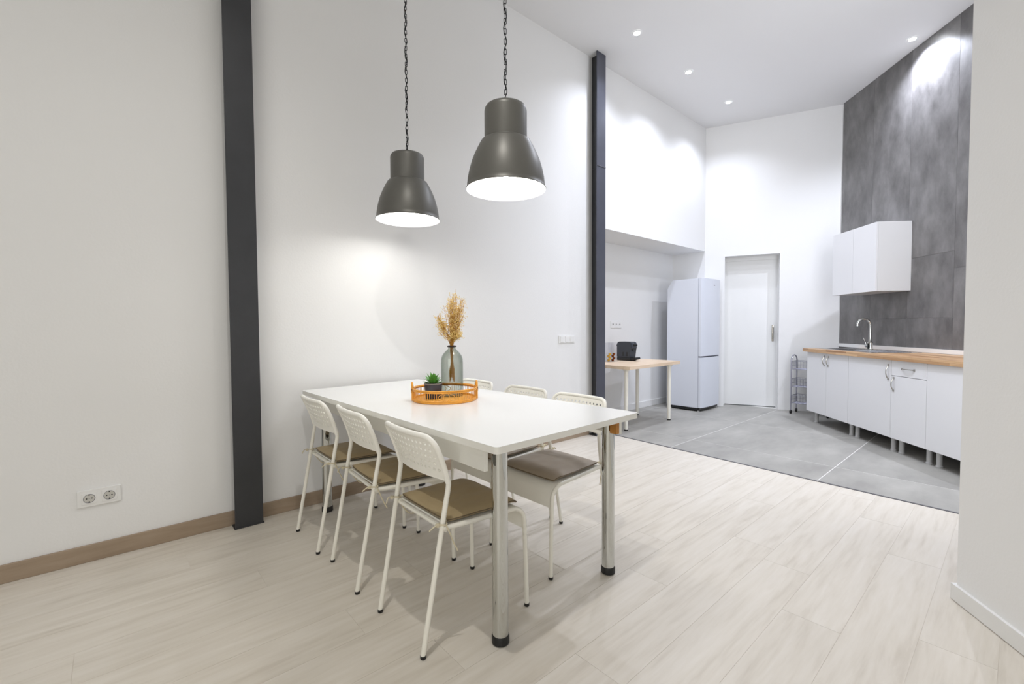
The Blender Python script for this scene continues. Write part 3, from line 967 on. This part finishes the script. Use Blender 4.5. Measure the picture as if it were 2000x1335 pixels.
# ------------------------------------------------------------------ tray, vase, flowers, succulent
TZ = 0.7402
TX, TY = 1.288, 1.988
tr = thing('rattan_tray', 'round orange rattan tray with two upright handles, on the dining table', 'tray', (TX, TY, TZ), R(-30))
b_ = bm_new(); lathe(b_, [(0.155, 0.0), (0.160, 0.003), (0.160, 0.006), (0.0001, 0.0065)], 48, cap_top=False); obj('base', b_, M['rattan'], tr, smooth=True)
b_ = bm_new()
for z_, r_, w_ in ((0.005, 0.161, 0.0050), (0.012, 0.162, 0.0040)):
    tube(b_, [(r_ * math.cos(a), r_ * math.sin(a), z_) for a in [2 * PI * k / 60 for k in range(60)]], w_, 8, closed=True)
obj('bottom_ring', b_, M['rattan'], tr, smooth=True)
b_ = bm_new()
for z_, r_ in ((0.056, 0.164), (0.063, 0.1645), (0.060, 0.160)):
    tube(b_, [(r_ * math.cos(a), r_ * math.sin(a), z_) for a in [2 * PI * k / 60 for k in range(60)]], 0.0038, 8, closed=True)
obj('top_ring', b_, M['rattan'], tr, smooth=True)
b_ = bm_new()
for k in range(84):
    a = 2 * PI * k / 84
    if abs((k % 42) - 21) < 4:
        continue
    tube(b_, [(0.1615 * math.cos(a), 0.1615 * math.sin(a), 0.010), (0.163 * math.cos(a), 0.163 * math.sin(a), 0.056)], 0.0013, 5)
sp = obj('spindles', b_, M['rattan'], tr, kind='stuff')
b_ = bm_new()
for ac in (PI * 0.5, PI * 1.5):
    for s in (-1, 1):
        for s2 in (0.35, 1.0):
            pts = []
            for k in range(9):
                f = k / 8
                a = ac + s * (0.01 + 0.24 * s2 * math.sin(PI * f))
                pts.append((0.1635 * math.cos(a), 0.1635 * math.sin(a), 0.012 + 0.045 * f))
            tube(b_, pts, 0.0016, 5)
obj('lattice_loop', b_, M['rattan'], tr, smooth=True)
for s in (0, PI):
    b_ = bm_new()
    pts = []
    for k in range(13):
        f = k / 12
        a = s + (f - 0.5) * 0.42 * (0.75 + 0.25 * math.sin(PI * f))
        z_ = 0.004 + 0.088 * min(1.0, math.sin(PI * f) ** 0.5 * 1.0)
        pts.append((0.1665 * math.cos(a), 0.1665 * math.sin(a), z_))
    tube(b_, smooth_path(pts, 1), 0.0055, 8)
    obj('handle', b_, M['rattan'], tr, smooth=True)
    b_ = bm_new()
    for da in (-0.12, 0.12):
        a = s + da
        tube(b_, [(0.165 * math.cos(a), 0.165 * math.sin(a), 0.044), (0.165 * math.cos(a), 0.165 * math.sin(a), 0.064)], 0.0085, 8)
    obj('binding', b_, M['rattan_dark'], tr, smooth=True)

VX, VY = 1.362, 2.030
VZ = TZ + 0.0070
vz = thing('glass_vase', 'smoky grey-green glass bottle vase in the tray', 'vase', (VX, VY, VZ))
prof_o = [(0.0001, 0.0), (0.050, 0.0), (0.057, 0.004), (0.059, 0.015), (0.0595, 0.06), (0.0595, 0.175), (0.058, 0.200), (0.052, 0.218), (0.040, 0.234), (0.028, 0.246), (0.0215, 0.253), (0.0195, 0.259), (0.0225, 0.263), (0.0225, 0.270), (0.019, 0.272)]
prof_i = [(0.0165, 0.270), (0.0165, 0.259), (0.020, 0.251), (0.037, 0.233), (0.049, 0.216), (0.055, 0.198), (0.0567, 0.175), (0.0567, 0.06), (0.056, 0.016), (0.052, 0.009), (0.0001, 0.008)]
b_ = bm_new(); lathe(b_, prof_o + prof_i, 48, cap_bottom=False, cap_top=False)
obj('bottle', b_, M['vase_glass'], vz, smooth=R(50))
b_ = bm_new(); tube(b_, [(0.0212 * math.cos(a), 0.0212 * math.sin(a), 0.2665) for a in [2 * PI * k / 24 for k in range(24)]], 0.0045, 8, closed=True)
obj('lip', b_, simple('dark_glass_lip', srgb(42, 30, 26), 0.2), vz, smooth=True, label='dark lip of the vase')

fl = thing('dried_flowers', 'bunch of dried straw-coloured flowers standing in the glass vase', 'flowers', (VX, VY, VZ + 0.02))
rnd = random.Random(11)
stems, blos = bm_new(), bm_new()
camdir = Vector((math.cos(R(57)), math.sin(R(57)), 0)); side = Vector((camdir.y, -camdir.x, 0))
def blossom(p, r):
    vs = [blos.verts.new(p + Vector(d) * r) for d in ((1, 0, 0), (-0.5, 0.87, 0), (-0.5, -0.87, 0), (0, 0, 1), (0.1, 0, -1))]
    for a, b, c in ((0, 1, 3), (1, 2, 3), (2, 0, 3), (1, 0, 4), (2, 1, 4), (0, 2, 4)):
        blos.faces.new((vs[a], vs[b], vs[c]))
lobes = [(0.016, 0.30, 0.035), (0.035, 0.46, 0.042), (0.050, 0.40, 0.035), (-0.060, 0.37, 0.028), (-0.022, 0.31, 0.035), (0.030, 0.34, 0.036), (0.020, 0.51, 0.034), (-0.010, 0.42, 0.030), (0.054, 0.47, 0.026), (0.000, 0.495, 0.022), (-0.072, 0.40, 0.016), (0.035, 0.295, 0.026)]
for k in range(110):
    lb = lobes[k % len(lobes)]
    dep = rnd.gauss(0, 0.022)
    tip = side * (lb[0] + rnd.gauss(0, lb[2] * 0.45)) + camdir * dep + Vector((0, 0, lb[1] + rnd.gauss(0, lb[2] * 0.6)))
    a = rnd.uniform(0, 2 * PI)
    bot = Vector((0.014 * math.cos(a), 0.014 * math.sin(a), rnd.uniform(0.05, 0.12)))
    neck = Vector((0.009 * math.cos(a + 2), 0.009 * math.sin(a + 2), 0.212))
    lipp = Vector((0.008 * math.cos(a + 2), 0.008 * math.sin(a + 2), 0.264))
    mid = lipp.lerp(tip, 0.50) + side * rnd.gauss(0, 0.006)
    tip.z = max(tip.z, 0.300)
    mid.z = max(mid.z, 0.284)
    P_ = smooth_path([bot, neck, lipp, mid, tip], 1)
    tube(stems, P_, 0.0009, 3, caps=False)
    for q in range(12):
        base = mid.lerp(tip, rnd.uniform(0.15, 1.0))
        d = Vector((rnd.gauss(0, 1), rnd.gauss(0, 1), rnd.gauss(0.5, 0.8))).normalized() * rnd.uniform(0.008, 0.030)
        if base.z + d.z < 0.268:
            d.z = abs(d.z)
        tube(stems, [base, base + d], 0.0004, 3, caps=False)
        for w_ in range(3):
            blossom(base + d + Vector((rnd.gauss(0, 1), rnd.gauss(0, 1), rnd.gauss(0, 1))) * 0.0040, rnd.uniform(0.0013, 0.0028))
obj('stems', stems, M['dry_stem'], fl, kind='stuff')
obj('blossoms', blos, M['dry'], fl, kind='stuff')

SX, SY = 1.243, 2.028
pt_ = thing('potted_succulent', 'small green succulent in a dark blue-grey pot, in the tray beside the vase', 'plant', (SX, SY, TZ + 0.0070))
b_ = bm_new(); lathe(b_, [(0.036, 0.0), (0.041, 0.004), (0.0465, 0.055), (0.0475, 0.076), (0.043, 0.076), (0.042, 0.062)], 36, cap_top=False); obj('pot', b_, M['pot'], pt_, smooth=R(40))
b_ = bm_new(); tube(b_, [(0.0455 * math.cos(a), 0.0455 * math.sin(a), 0.077) for a in [2 * PI * k / 36 for k in range(36)]], 0.0028, 6, closed=True); obj('pot_rim', b_, M['pot_rim'], pt_, smooth=True)
b_ = bm_new(); lathe(b_, [(0.0425, 0.066), (0.030, 0.069), (0.0001, 0.070)], 24, cap_top=False); obj('soil', b_, M['soil'], pt_)
def leaf_bm(L_, w):
    bm = bm_new()
    secs = [(0.0, 0.35), (0.25, 0.8), (0.55, 1.0), (0.8, 0.62), (1.0, 0.06)]
    rings = []
    for f, ww in secs:
        x = L_ * f
        zc = 0.10 * L_ * math.sin(PI * f * 0.8)
        rings.append([bm.verts.new((x, w * ww * a, zc + w * 0.32 * ww * bz)) for a, bz in ((1, 0.25), (0, -0.75), (-1, 0.25), (0, 0.15))])
    for i in range(4):
        for k in range(4):
            bm.faces.new((rings[i][k], rings[i][(k + 1) % 4], rings[i + 1][(k + 1) % 4], rings[i + 1][k]))
    bm.faces.new(rings[0]); bm.faces.new(rings[-1])
    return bm
lm_ = None
for ring_i, (cnt, el, ln, zz_) in enumerate(((12, 14, 0.056, 0.074), (11, 36, 0.060, 0.078), (8, 58, 0.060, 0.080), (5, 76, 0.056, 0.082))):
    for k in range(cnt):
        if lm_ is None:
            o = obj('leaf', leaf_bm(1.0, 0.16), M['leaf'], pt_, smooth=True); lm_ = o.data
        else:
            o = bpy.data.objects.new('leaf', lm_); col.objects.link(o); o.parent = pt_
        a = 2 * PI * (k + 0.5 * ring_i) / cnt + rnd.uniform(-0.12, 0.12)
        o.location = (0.006 * math.cos(a), 0.006 * math.sin(a), zz_ - 0.006)
        e = R(el + rnd.uniform(-7, 7))
        o.rotation_euler = (0, -e, a)
        s_ = ln * rnd.uniform(0.88, 1.1)
        o.scale = (s_, s_, s_)

# ------------------------------------------------------------------ kitchen: base units, worktop, sink
def kthing(name, label, cat, t, n=0.0, z=0.0, group=None):
    p = KP(t, n)
    return thing(name, label, cat, (p.x, p.y, z), KA, group)      # local +x along the wall (to the corner), local +y into the room
FRONT, ZB, ZT = 0.610, 0.125, 0.809
def arc_handle(bm, c, along, L_, d=0.022, r=0.0042):
    """bow handle; c centre on the door face (local), along 'x' or 'z'"""
    pts = []
    for k in range(11):
        f = k / 10 * 2 - 1
        dy = d * (1 - f ** 2) ** 0.8
        if along == 'z':
            pts.append((c[0], c[1] + dy, c[2] + f * L_ / 2))
        else:
            pts.append((c[0] + f * L_ / 2, c[1] + dy, c[2]))
    tube(bm, pts, r, 8)
    for f in (-1, 1):
        q = (c[0], c[1], c[2] + f * L_ / 2) if along == 'z' else (c[0] + f * L_ / 2, c[1], c[2])
        box(bm, (q[0] - 0.007, q[1], q[2] - 0.009), (q[0] + 0.007, q[1] + 0.006, q[2] + 0.009), 0.002)
    return bm
def base_unit(t1, t0, label, doors, legs):
    """t1 > t0 are the unit's ends along the wall; doors: (x0,x1,z0,z1,kind,handle)"""
    t = kthing('base_cabinet', label, 'cabinet', t0, 0, 0, 'white kitchen base units')
    w = t1 - t0
    cb = bm_new()
    for lo, hi in (((0.001, 0.02, ZB), (0.017, FRONT - 0.020, ZT)), ((w - 0.017, 0.02, ZB), (w - 0.001, FRONT - 0.020, ZT)),
                   ((0.017, 0.02, ZB), (w - 0.017, FRONT - 0.020, ZB + 0.016)), ((0.017, 0.02, ZB + 0.016), (w - 0.017, 0.026, ZT)),
                   ((0.017, FRONT - 0.036, ZT - 0.06), (w - 0.017, FRONT - 0.020, ZT))):
        box(cb, lo, hi)
    obj('body', cb, M['cabinet_in'], t)
    for x0, x1, z0, z1, kind, hnd in doors:
        g = 0.0018
        d = obj('drawer' if kind == 'drawer' else 'door', box(bm_new(), (x0 + g, FRONT - 0.018, z0 + g), (x1 - g, FRONT, z1 - g), 0.0012), M['cabinet'], t)
        if hnd:
            obj('handle', arc_handle(bm_new(), (hnd[0], FRONT, hnd[1]), hnd[2], hnd[3]), M['nickel'], d, smooth=True)
    for lx, ly in legs:
        lb = bm_new(); lathe(lb, [(0.023, 0.0), (0.023, 0.010), (0.019, 0.014), (0.019, ZB - 0.012), (0.026, ZB)], 18, (lx, ly, 0))
        obj('leg', lb, M['leg_grey'], t, smooth=True)
    return t
UN = [(-0.448, -1.195), (-1.195, -1.775), (-1.775, -2.155), (-2.155, -2.755)]
w = UN[0][0] - UN[0][1]
base_unit(*UN[0], 'white two-door base cabinet at the far end of the run, under the sink drainer',
          [(0, w / 2, ZB, ZT, 'door', (w / 2 - 0.035, 0.725, 'z', 0.10)), (w / 2, w, ZB, ZT, 'door', (w / 2 + 0.035, 0.725, 'z', 0.10))],
          [(0.035, 0.545), (w - 0.095, 0.545), (0.035, 0.10), (w - 0.095, 0.10)])
w = UN[1][0] - UN[1][1]
base_unit(*UN[1], 'white single-door base cabinet, second from the far end, bow handle at its right edge',
          [(0, w, ZB, ZT, 'door', (0.035, 0.70, 'z', 0.125))],
          [(0.045, 0.545), (w - 0.055, 0.545), (0.045, 0.10), (w - 0.055, 0.10)])
w = UN[2][0] - UN[2][1]
base_unit(*UN[2], 'narrow white base cabinet with a drawer above its door',
          [(0, w, ZB, 0.675, 'door', (w - 0.030, 0.600, 'z', 0.11)), (0, w, 0.675, ZT, 'drawer', (w / 2, 0.742, 'x', 0.13))],
          [(0.040, 0.545), (w - 0.050, 0.545), (0.040, 0.10), (w - 0.050, 0.10)])
w = UN[3][0] - UN[3][1]
base_unit(*UN[3], 'white base cabinet without a handle, cut off by the near wall',
          [(0, w, ZB, ZT, 'door', None)],
          [(0.045, 0.545), (w - 0.055, 0.545), (0.045, 0.10), (w - 0.055, 0.10)])

# worktop with a cut-out for the sink
WZ0, WZ1 = 0.810, 0.848
wt = kthing('worktop', 'beech block worktop running over the white base cabinets', 'worktop', -2.9, 0.0, 0.0)
wb_ = bm_new()
x_end = 2.9 - 0.405
sx0, sx1, sy0, sy1 = 1.93, 2.35, 0.13, 0.50
for lo, hi in (((0, 0.016, WZ0), (sx0, 0.638, WZ1)), ((sx1, 0.016, WZ0), (x_end, 0.638, WZ1)),
               ((sx0, 0.016, WZ0), (sx1, sy0, WZ1)), ((sx0, sy1, WZ0), (sx1, 0.638, WZ1))):
    box(wb_, lo, hi)
obj('slab', wb_, M['staves'], wt)
sk = kthing('kitchen_sink', 'stainless steel inset sink with drainer in the worktop', 'sink', -2.9, 0.0, WZ1 + 0.0004)
sb = bm_new()
X0, X1, Y0, Y1 = 1.50, 2.44, 0.085, 0.535
for lo, hi in (((X0, Y0, 0.0), (sx0 + 0.01, Y1, 0.004)), ((sx1 - 0.01, Y0, 0.0), (X1, Y1, 0.004)),
               ((sx0, Y0, 0.0), (sx1, sy0 + 0.01, 0.004)), ((sx0, sy1 - 0.01, 0.0), (sx1, Y1, 0.004))):
    box(sb, lo, hi, 0.0015)
obj('rim', sb, M['stainless'], sk)
sb = bm_new()
bx0, bx1, by0, by1, bz = sx0 + 0.006, sx1 - 0.006, sy0 + 0.006, sy1 - 0.006, -0.16
for lo, hi in (((bx0, by0, bz), (bx0 + 0.002, by1, 0.0)), ((bx1 - 0.002, by0, bz), (bx1, by1, 0.0)), ((bx0, by0, bz), (bx1, by0 + 0.002, 0.0)),
               ((bx0, by1 - 0.002, bz), (bx1, by1, 0.0)), ((bx0, by0, bz - 0.002), (bx1, by1, bz))):
    box(sb, lo, hi)
obj('bowl', sb, M['stainless'], sk)
sb = bm_new()
for k in range(8):
    yy = 0.15 + k * 0.042
    tube(sb, [(X0 + 0.04, yy, 0.0045), (sx0 - 0.05, yy, 0.0045)], 0.003, 6)
obj('drainer_ridges', sb, M['stainless'], sk, smooth=True)

fc = kthing('mixer_tap', 'chrome mixer tap with a tall swan neck, on the sink', 'tap', -0.905, 0.225, WZ1 + 0.0046)
b_ = bm_new()
lathe(b_, [(0.028, 0.0), (0.028, 0.006), (0.023, 0.010), (0.023, 0.062), (0.025, 0.066), (0.025, 0.078), (0.013, 0.088)], 24)
obj('body', b_, M['chrome'], fc, smooth=R(40))
b_ = bm_new()
pts = [(0, 0, 0.08), (0, 0, 0.16), (0, 0, 0.262)]
rr = 0.064
for k in range(1, 14):
    an = PI * k / 13 * 0.96
    pts.append((0, rr - rr * math.cos(an), 0.262 + rr * math.sin(an)))
tube(b_, pts, 0.0125, 14)
e = pts[-1]
tube(b_, [e, (0, e[1] - 0.001, e[2] - 0.018)], 0.0145, 14)
obj('spout', b_, M['chrome'], fc, smooth=True)
b_ = bm_new()
tube(b_, [(0.018, 0.0, 0.042), (0.052, 0.004, 0.042)], 0.019, 14)
tube(b_, smooth_path([(0.048, 0.004, 0.045), (0.056, 0.012, 0.080), (0.060, 0.030, 0.125)], 1), [0.008, 0.0075, 0.007, 0.007, 0.006, 0.008][:len(smooth_path([(0, 0, 0), (1, 0, 0), (2, 0, 0)], 1))], 10)
obj('lever', b_, M['chrome'], fc, smooth=True)

# wall cabinet
wc = kthing('wall_cabinet', 'white two-door wall cabinet hung on the dark tiles above the sink', 'cabinet', -1.128, 0.0, 1.457)
ww, wh, wd = 0.712, 0.693, 0.312
obj('body', box(bm_new(), (0, 0.0012, 0), (ww, wd, wh), 0.001), M['cabinet_in'], wc)
for k in (0, 1):
    obj('door', box(bm_new(), (ww / 2 * k + 0.0015, wd + 0.001, 0.0), (ww / 2 * (k + 1) - 0.0015, wd + 0.018, wh - 0.001), 0.0012), M['cabinet'], wc)

# ------------------------------------------------------------------ wire trolley beside the base units
tro = kthing('wire_trolley', 'slim chrome wire trolley on black castors between the door wall and cabinets', 'trolley', -0.02, 0.573, 0.0)
tro.rotation_euler = (0, 0, KA + R(225))
wd_, dp_ = 0.40, 0.19

for x_ in (0.0, wd_):
    b_ = bm_new()
    pts = [(x_, 0, 0.035), (x_, 0, 0.30), (x_, 0, 0.66)]
    for k in range(9):
        an = PI - PI * k / 8
        pts.append((x_, dp_ / 2 + dp_ / 2 * math.cos(an), 0.67 + 0.07 * math.sin(an)))
    pts += [(x_, dp_, 0.66), (x_, dp_, 0.30), (x_, dp_, 0.035)]
    tube(b_, pts, 0.0075, 8)
    obj('side_frame', b_, M['wire'], tro, smooth=True)
for zb in (0.135, 0.345, 0.565):
    b_ = bm_new()
    for z_, r_ in ((zb, 0.0035), (zb + 0.045, 0.002), (zb + 0.10, 0.003)):
        tube(b_, [(0.005, 0.008, z_), (wd_ - 0.005, 0.008, z_), (wd_ - 0.005, dp_ - 0.008, z_), (0.005, dp_ - 0.008, z_)], r_, 5, closed=True)
    for k in range(13):
        x_ = 0.01 + (wd_ - 0.02) * k / 12
        tube(b_, [(x_, 0.008, zb + 0.10), (x_, 0.008, zb), (x_, dp_ - 0.008, zb), (x_, dp_ - 0.008, zb + 0.10)], 0.0014, 4)
    for k in range(13):
        y_ = 0.01 + (dp_ - 0.02) * k / 12
        tube(b_, [(0.005, y_, zb + 0.10), (0.005, y_, zb), (wd_ - 0.005, y_, zb), (wd_ - 0.005, y_, zb + 0.10)], 0.0014, 4)
    obj('basket', b_, M['wire'], tro)
for x_ in (0.0, wd_):
    for y_ in (0.0, dp_):
        b_ = bm_new()
        lathe(b_, [(0.015, -0.011), (0.0235, -0.008), (0.0245, 0), (0.0235, 0.008), (0.015, 0.011)], 18)
        bmesh.ops.transform(b_, matrix=Matrix.Translation((x_, y_, 0.0245)) @ Matrix.Rotation(PI / 2, 4, 'Y'), verts=b_.verts[:])
        obj('castor', b_, M['rubber'], tro, smooth=True)

# ------------------------------------------------------------------ fridge
FW, FD, FH = 0.545, 0.485, 1.728
fg = thing('fridge_freezer', 'tall white fridge freezer standing in the alcove corner beside the door', 'fridge', (5.664, 2.724, 0), 0.0)
b_ = bm_new()
prof = [(0.045, 0.045), (FD, 0.045), (FD, 1.615), (FD - 0.075, FH), (0.045, FH)]        # side profile (y, z), slanted back
A = [b_.verts.new((0.0, yy, zz_)) for yy, zz_ in prof]; B_ = [b_.verts.new((FW, yy, zz_)) for yy, zz_ in prof]
b_.faces.new(A); b_.faces.new(B_[::-1])
for i in range(5):
    b_.faces.new((A[i], A[(i + 1) % 5], B_[(i + 1) % 5], B_[i]))
bmesh.ops.bevel(b_, geom=b_.edges[:], offset=0.005, segments=2, affect='EDGES')
obj('body', b_, M['fridge'], fg, smooth=R(30))
def bowed_door(z0, z1, notch):
    bm = bm_new()
    n = 14
    front, back = [], []
    for k in range(n + 1):
        f = k / n
        x = 0.0015 + (FW - 0.003) * f
        yf = 0.006 - 0.016 * math.sin(PI * f)
        if f in (0.0, 1.0):
            yf = 0.012
        front.append((x, yf)); back.append((x, 0.041))
    P = front + back[::-1]
    prism(bm, P, z0, z1)
    return bm
du = obj('door', bowed_door(0.722, FH + 0.004, True), M['fridge'], fg, smooth=R(30))
dl = obj('door', bowed_door(0.050, 0.704, False), M['fridge'], fg, smooth=R(30))
b_ = bm_new()
prism(b_, [(0.004, 0.020), (FW - 0.004, 0.020), (FW - 0.004, 0.046), (0.004, 0.046)], 0.704, 0.722)
obj('handle_recess', b_, M['gasket'], fg, label='dark grip gap between the two doors')
b_ = bm_new()
prism(b_, [(0.003, 0.0415), (FW - 0.003, 0.0415), (FW - 0.003, 0.0455), (0.003, 0.0455)], 0.055, FH - 0.002)
obj('gasket', b_, M['gasket'], fg)
b_ = bm_new()
lathe(b_, [(0.5, 0.0), (0.5, 0.002)], 24)
bmesh.ops.transform(b_, matrix=Matrix.Translation((FW * 0.60, -0.0092, 1.652)) @ Matrix.Rotation(PI / 2, 4, 'X') @ Matrix.Diagonal((0.038, 0.013, 1, 1)), verts=b_.verts[:])
obj('badge', b_, M['gasket'], du, smooth=True, label='small dark oval badge')
b_ = bm_new()
box(b_, (0.012, 0.03, 0.012), (FW - 0.012, FD - 0.01, 0.046))
obj('plinth', b_, M['black'], fg)
for x_ in (0.03, FW - 0.03):
    for y_ in (0.05, FD - 0.05):
        b_ = bm_new(); lathe(b_, [(0.016, 0), (0.016, 0.014)], 14, (x_, y_, 0)); obj('foot', b_, M['leg_grey'], fg)

# ------------------------------------------------------------------ side table in the alcove
STZ = 0.700
st = thing('side_table', 'narrow pale-oak table on white round legs against the alcove wall', 'table', (3.965, 2.655, 0), R(1.5))
SL, SD = 1.085, 0.66
b_ = bm_new()
rounded_slab(b_, [(0, 0), (SL, 0), (SL, SD), (0, SD)], STZ - 0.034, STZ, 0.006, 3)
obj('tabletop', b_, M['beech'], st)
for x_, y_ in ((0.125, 0.125), (0.955, 0.075), (0.125, 0.53), (0.955, 0.50)):
    b_ = bm_new(); lathe(b_, [(0.019, 0.012), (0.021, 0.30), (0.0215, STZ - 0.04)], 20, (x_, y_, 0)); l = obj('leg', b_, M['chair_tube'], st, smooth=True)
    b_ = bm_new(); lathe(b_, [(0.019, 0.0), (0.021, 0.003), (0.021, 0.013)], 16, (x_, y_, 0)); obj('foot_cap', b_, M['rubber'], l)
    b_ = bm_new(); lathe(b_, [(0.030, STZ - 0.062), (0.040, STZ - 0.045), (0.040, STZ - 0.034)], 16, (x_, y_, 0)); obj('leg_bracket', b_, M['chair_tube'], l, smooth=True)

# coffee machine
cm = thing('coffee_machine', 'small black capsule coffee machine on the pale-oak side table', 'coffee machine', (4.675, 3.165, STZ), R(-6))
b_ = bm_new()
box(b_, (-0.055, -0.085, 0.0), (0.055, 0.125, 0.040), 0.008)
obj('base', b_, M['black'], cm, smooth=True)
b_ = bm_new()
pr_ = [(-0.078, 0.040), (0.128, 0.040), (0.128, 0.195), (0.118, 0.218), (0.096, 0.229), (-0.068, 0.229), (-0.090, 0.220), (-0.098, 0.196), (-0.096, 0.150), (-0.078, 0.140)]
A = [b_.verts.new((-0.055, y_, z_)) for y_, z_ in pr_]; B_ = [b_.verts.new((0.055, y_, z_)) for y_, z_ in pr_]
b_.faces.new(A); b_.faces.new(B_[::-1])
for i in range(len(pr_)):
    b_.faces.new((A[i], A[(i + 1) % len(pr_)], B_[(i + 1) % len(pr_)], B_[i]))
bmesh.ops.bevel(b_, geom=b_.edges[:], offset=0.006, segments=2, affect='EDGES')
obj('body', b_, M['anthracite'], cm, smooth=R(35))
b_ = bm_new()
for y_ in (-0.030, 0.025):
    box(b_, (-0.0565, y_ - 0.014, 0.055), (-0.0545, y_ + 0.014, 0.105))
obj('side_vent', b_, M['black'], cm)
b_ = bm_new()
tube(b_, smooth_path([(0, -0.090, 0.192), (0, -0.118, 0.188), (0, -0.140, 0.190)], 1), [0.020, 0.017, 0.010, 0.009, 0.008, 0.009][:6], 12)
tube(b_, [(-0.012, 0.115, 0.175), (-0.012, 0.165, 0.182)], 0.006, 8)
obj('lever', b_, M['black'], cm, smooth=True)
b_ = bm_new()
tube(b_, [(0, -0.082, 0.150), (0, -0.082, 0.122)], 0.012, 12)
obj('spout', b_, M['black'], cm, smooth=True)
b_ = bm_new()
bxm = Matrix.Translation((0, -0.125, 0.030)) @ Matrix.Rotation(R(-17), 4, 'X')
box(b_, (-0.046, -0.030, -0.014), (0.046, 0.045, 0.010), 0.006, bxm)
obj('drip_tray', b_, M['black'], cm, smooth=True)

# capsule box
cbx = thing('capsule_box', 'clear acrylic box of coffee capsules left of the coffee machine', 'box', (4.38, 3.195, STZ), R(-4))
b_ = bm_new()
for lo, hi in (((-0.075, -0.045, 0), (0.075, 0.045, 0.004)), ((-0.075, -0.045, 0.004), (-0.072, 0.045, 0.225)), ((0.072, -0.045, 0.004), (0.075, 0.045, 0.225)),
               ((-0.072, 0.042, 0.004), (0.072, 0.045, 0.225)), ((-0.002, -0.045, 0.004), (0.001, 0.042, 0.225))):
    box(b_, lo, hi)
obj('case', b_, M['clear'], cbx)
cap_mesh = {}
for cx_, key, lab, grp in ((-0.036, 'gold_foil', 'gold coffee capsule stacked in the clear box, left pile', 'gold capsules in the clear box'),
                           (0.037, 'brown_foil', 'brown coffee capsule stacked in the clear box, right pile', 'brown capsules in the clear box')):
    for k in range(4):
        if key not in cap_mesh:
            b_ = bm_new(); lathe(b_, [(0.012, 0.0), (0.0145, 0.006), (0.0165, 0.021), (0.0185, 0.0215), (0.0185, 0.0235)], 16)
            o = obj('coffee_capsule', b_, M[key], smooth=R(40)); cap_mesh[key] = o.data
        else:
            o = bpy.data.objects.new('coffee_capsule', cap_mesh[key]); col.objects.link(o)
        wx, wy = cx_, (-0.012 if k % 2 else 0.006)
        ca, sa = math.cos(R(-4)), math.sin(R(-4))
        o.location = (4.38 + wx * ca - wy * sa, 3.195 + wx * sa + wy * ca, STZ + 0.0045 + k * 0.0242)
        tag(o, ('%s coffee capsule, %s of the pile of four in the clear box' % ('gold' if key == 'gold_foil' else 'brown', ('lowest', 'second from the bottom', 'third from the bottom', 'topmost')[k])), 'capsule', grp)
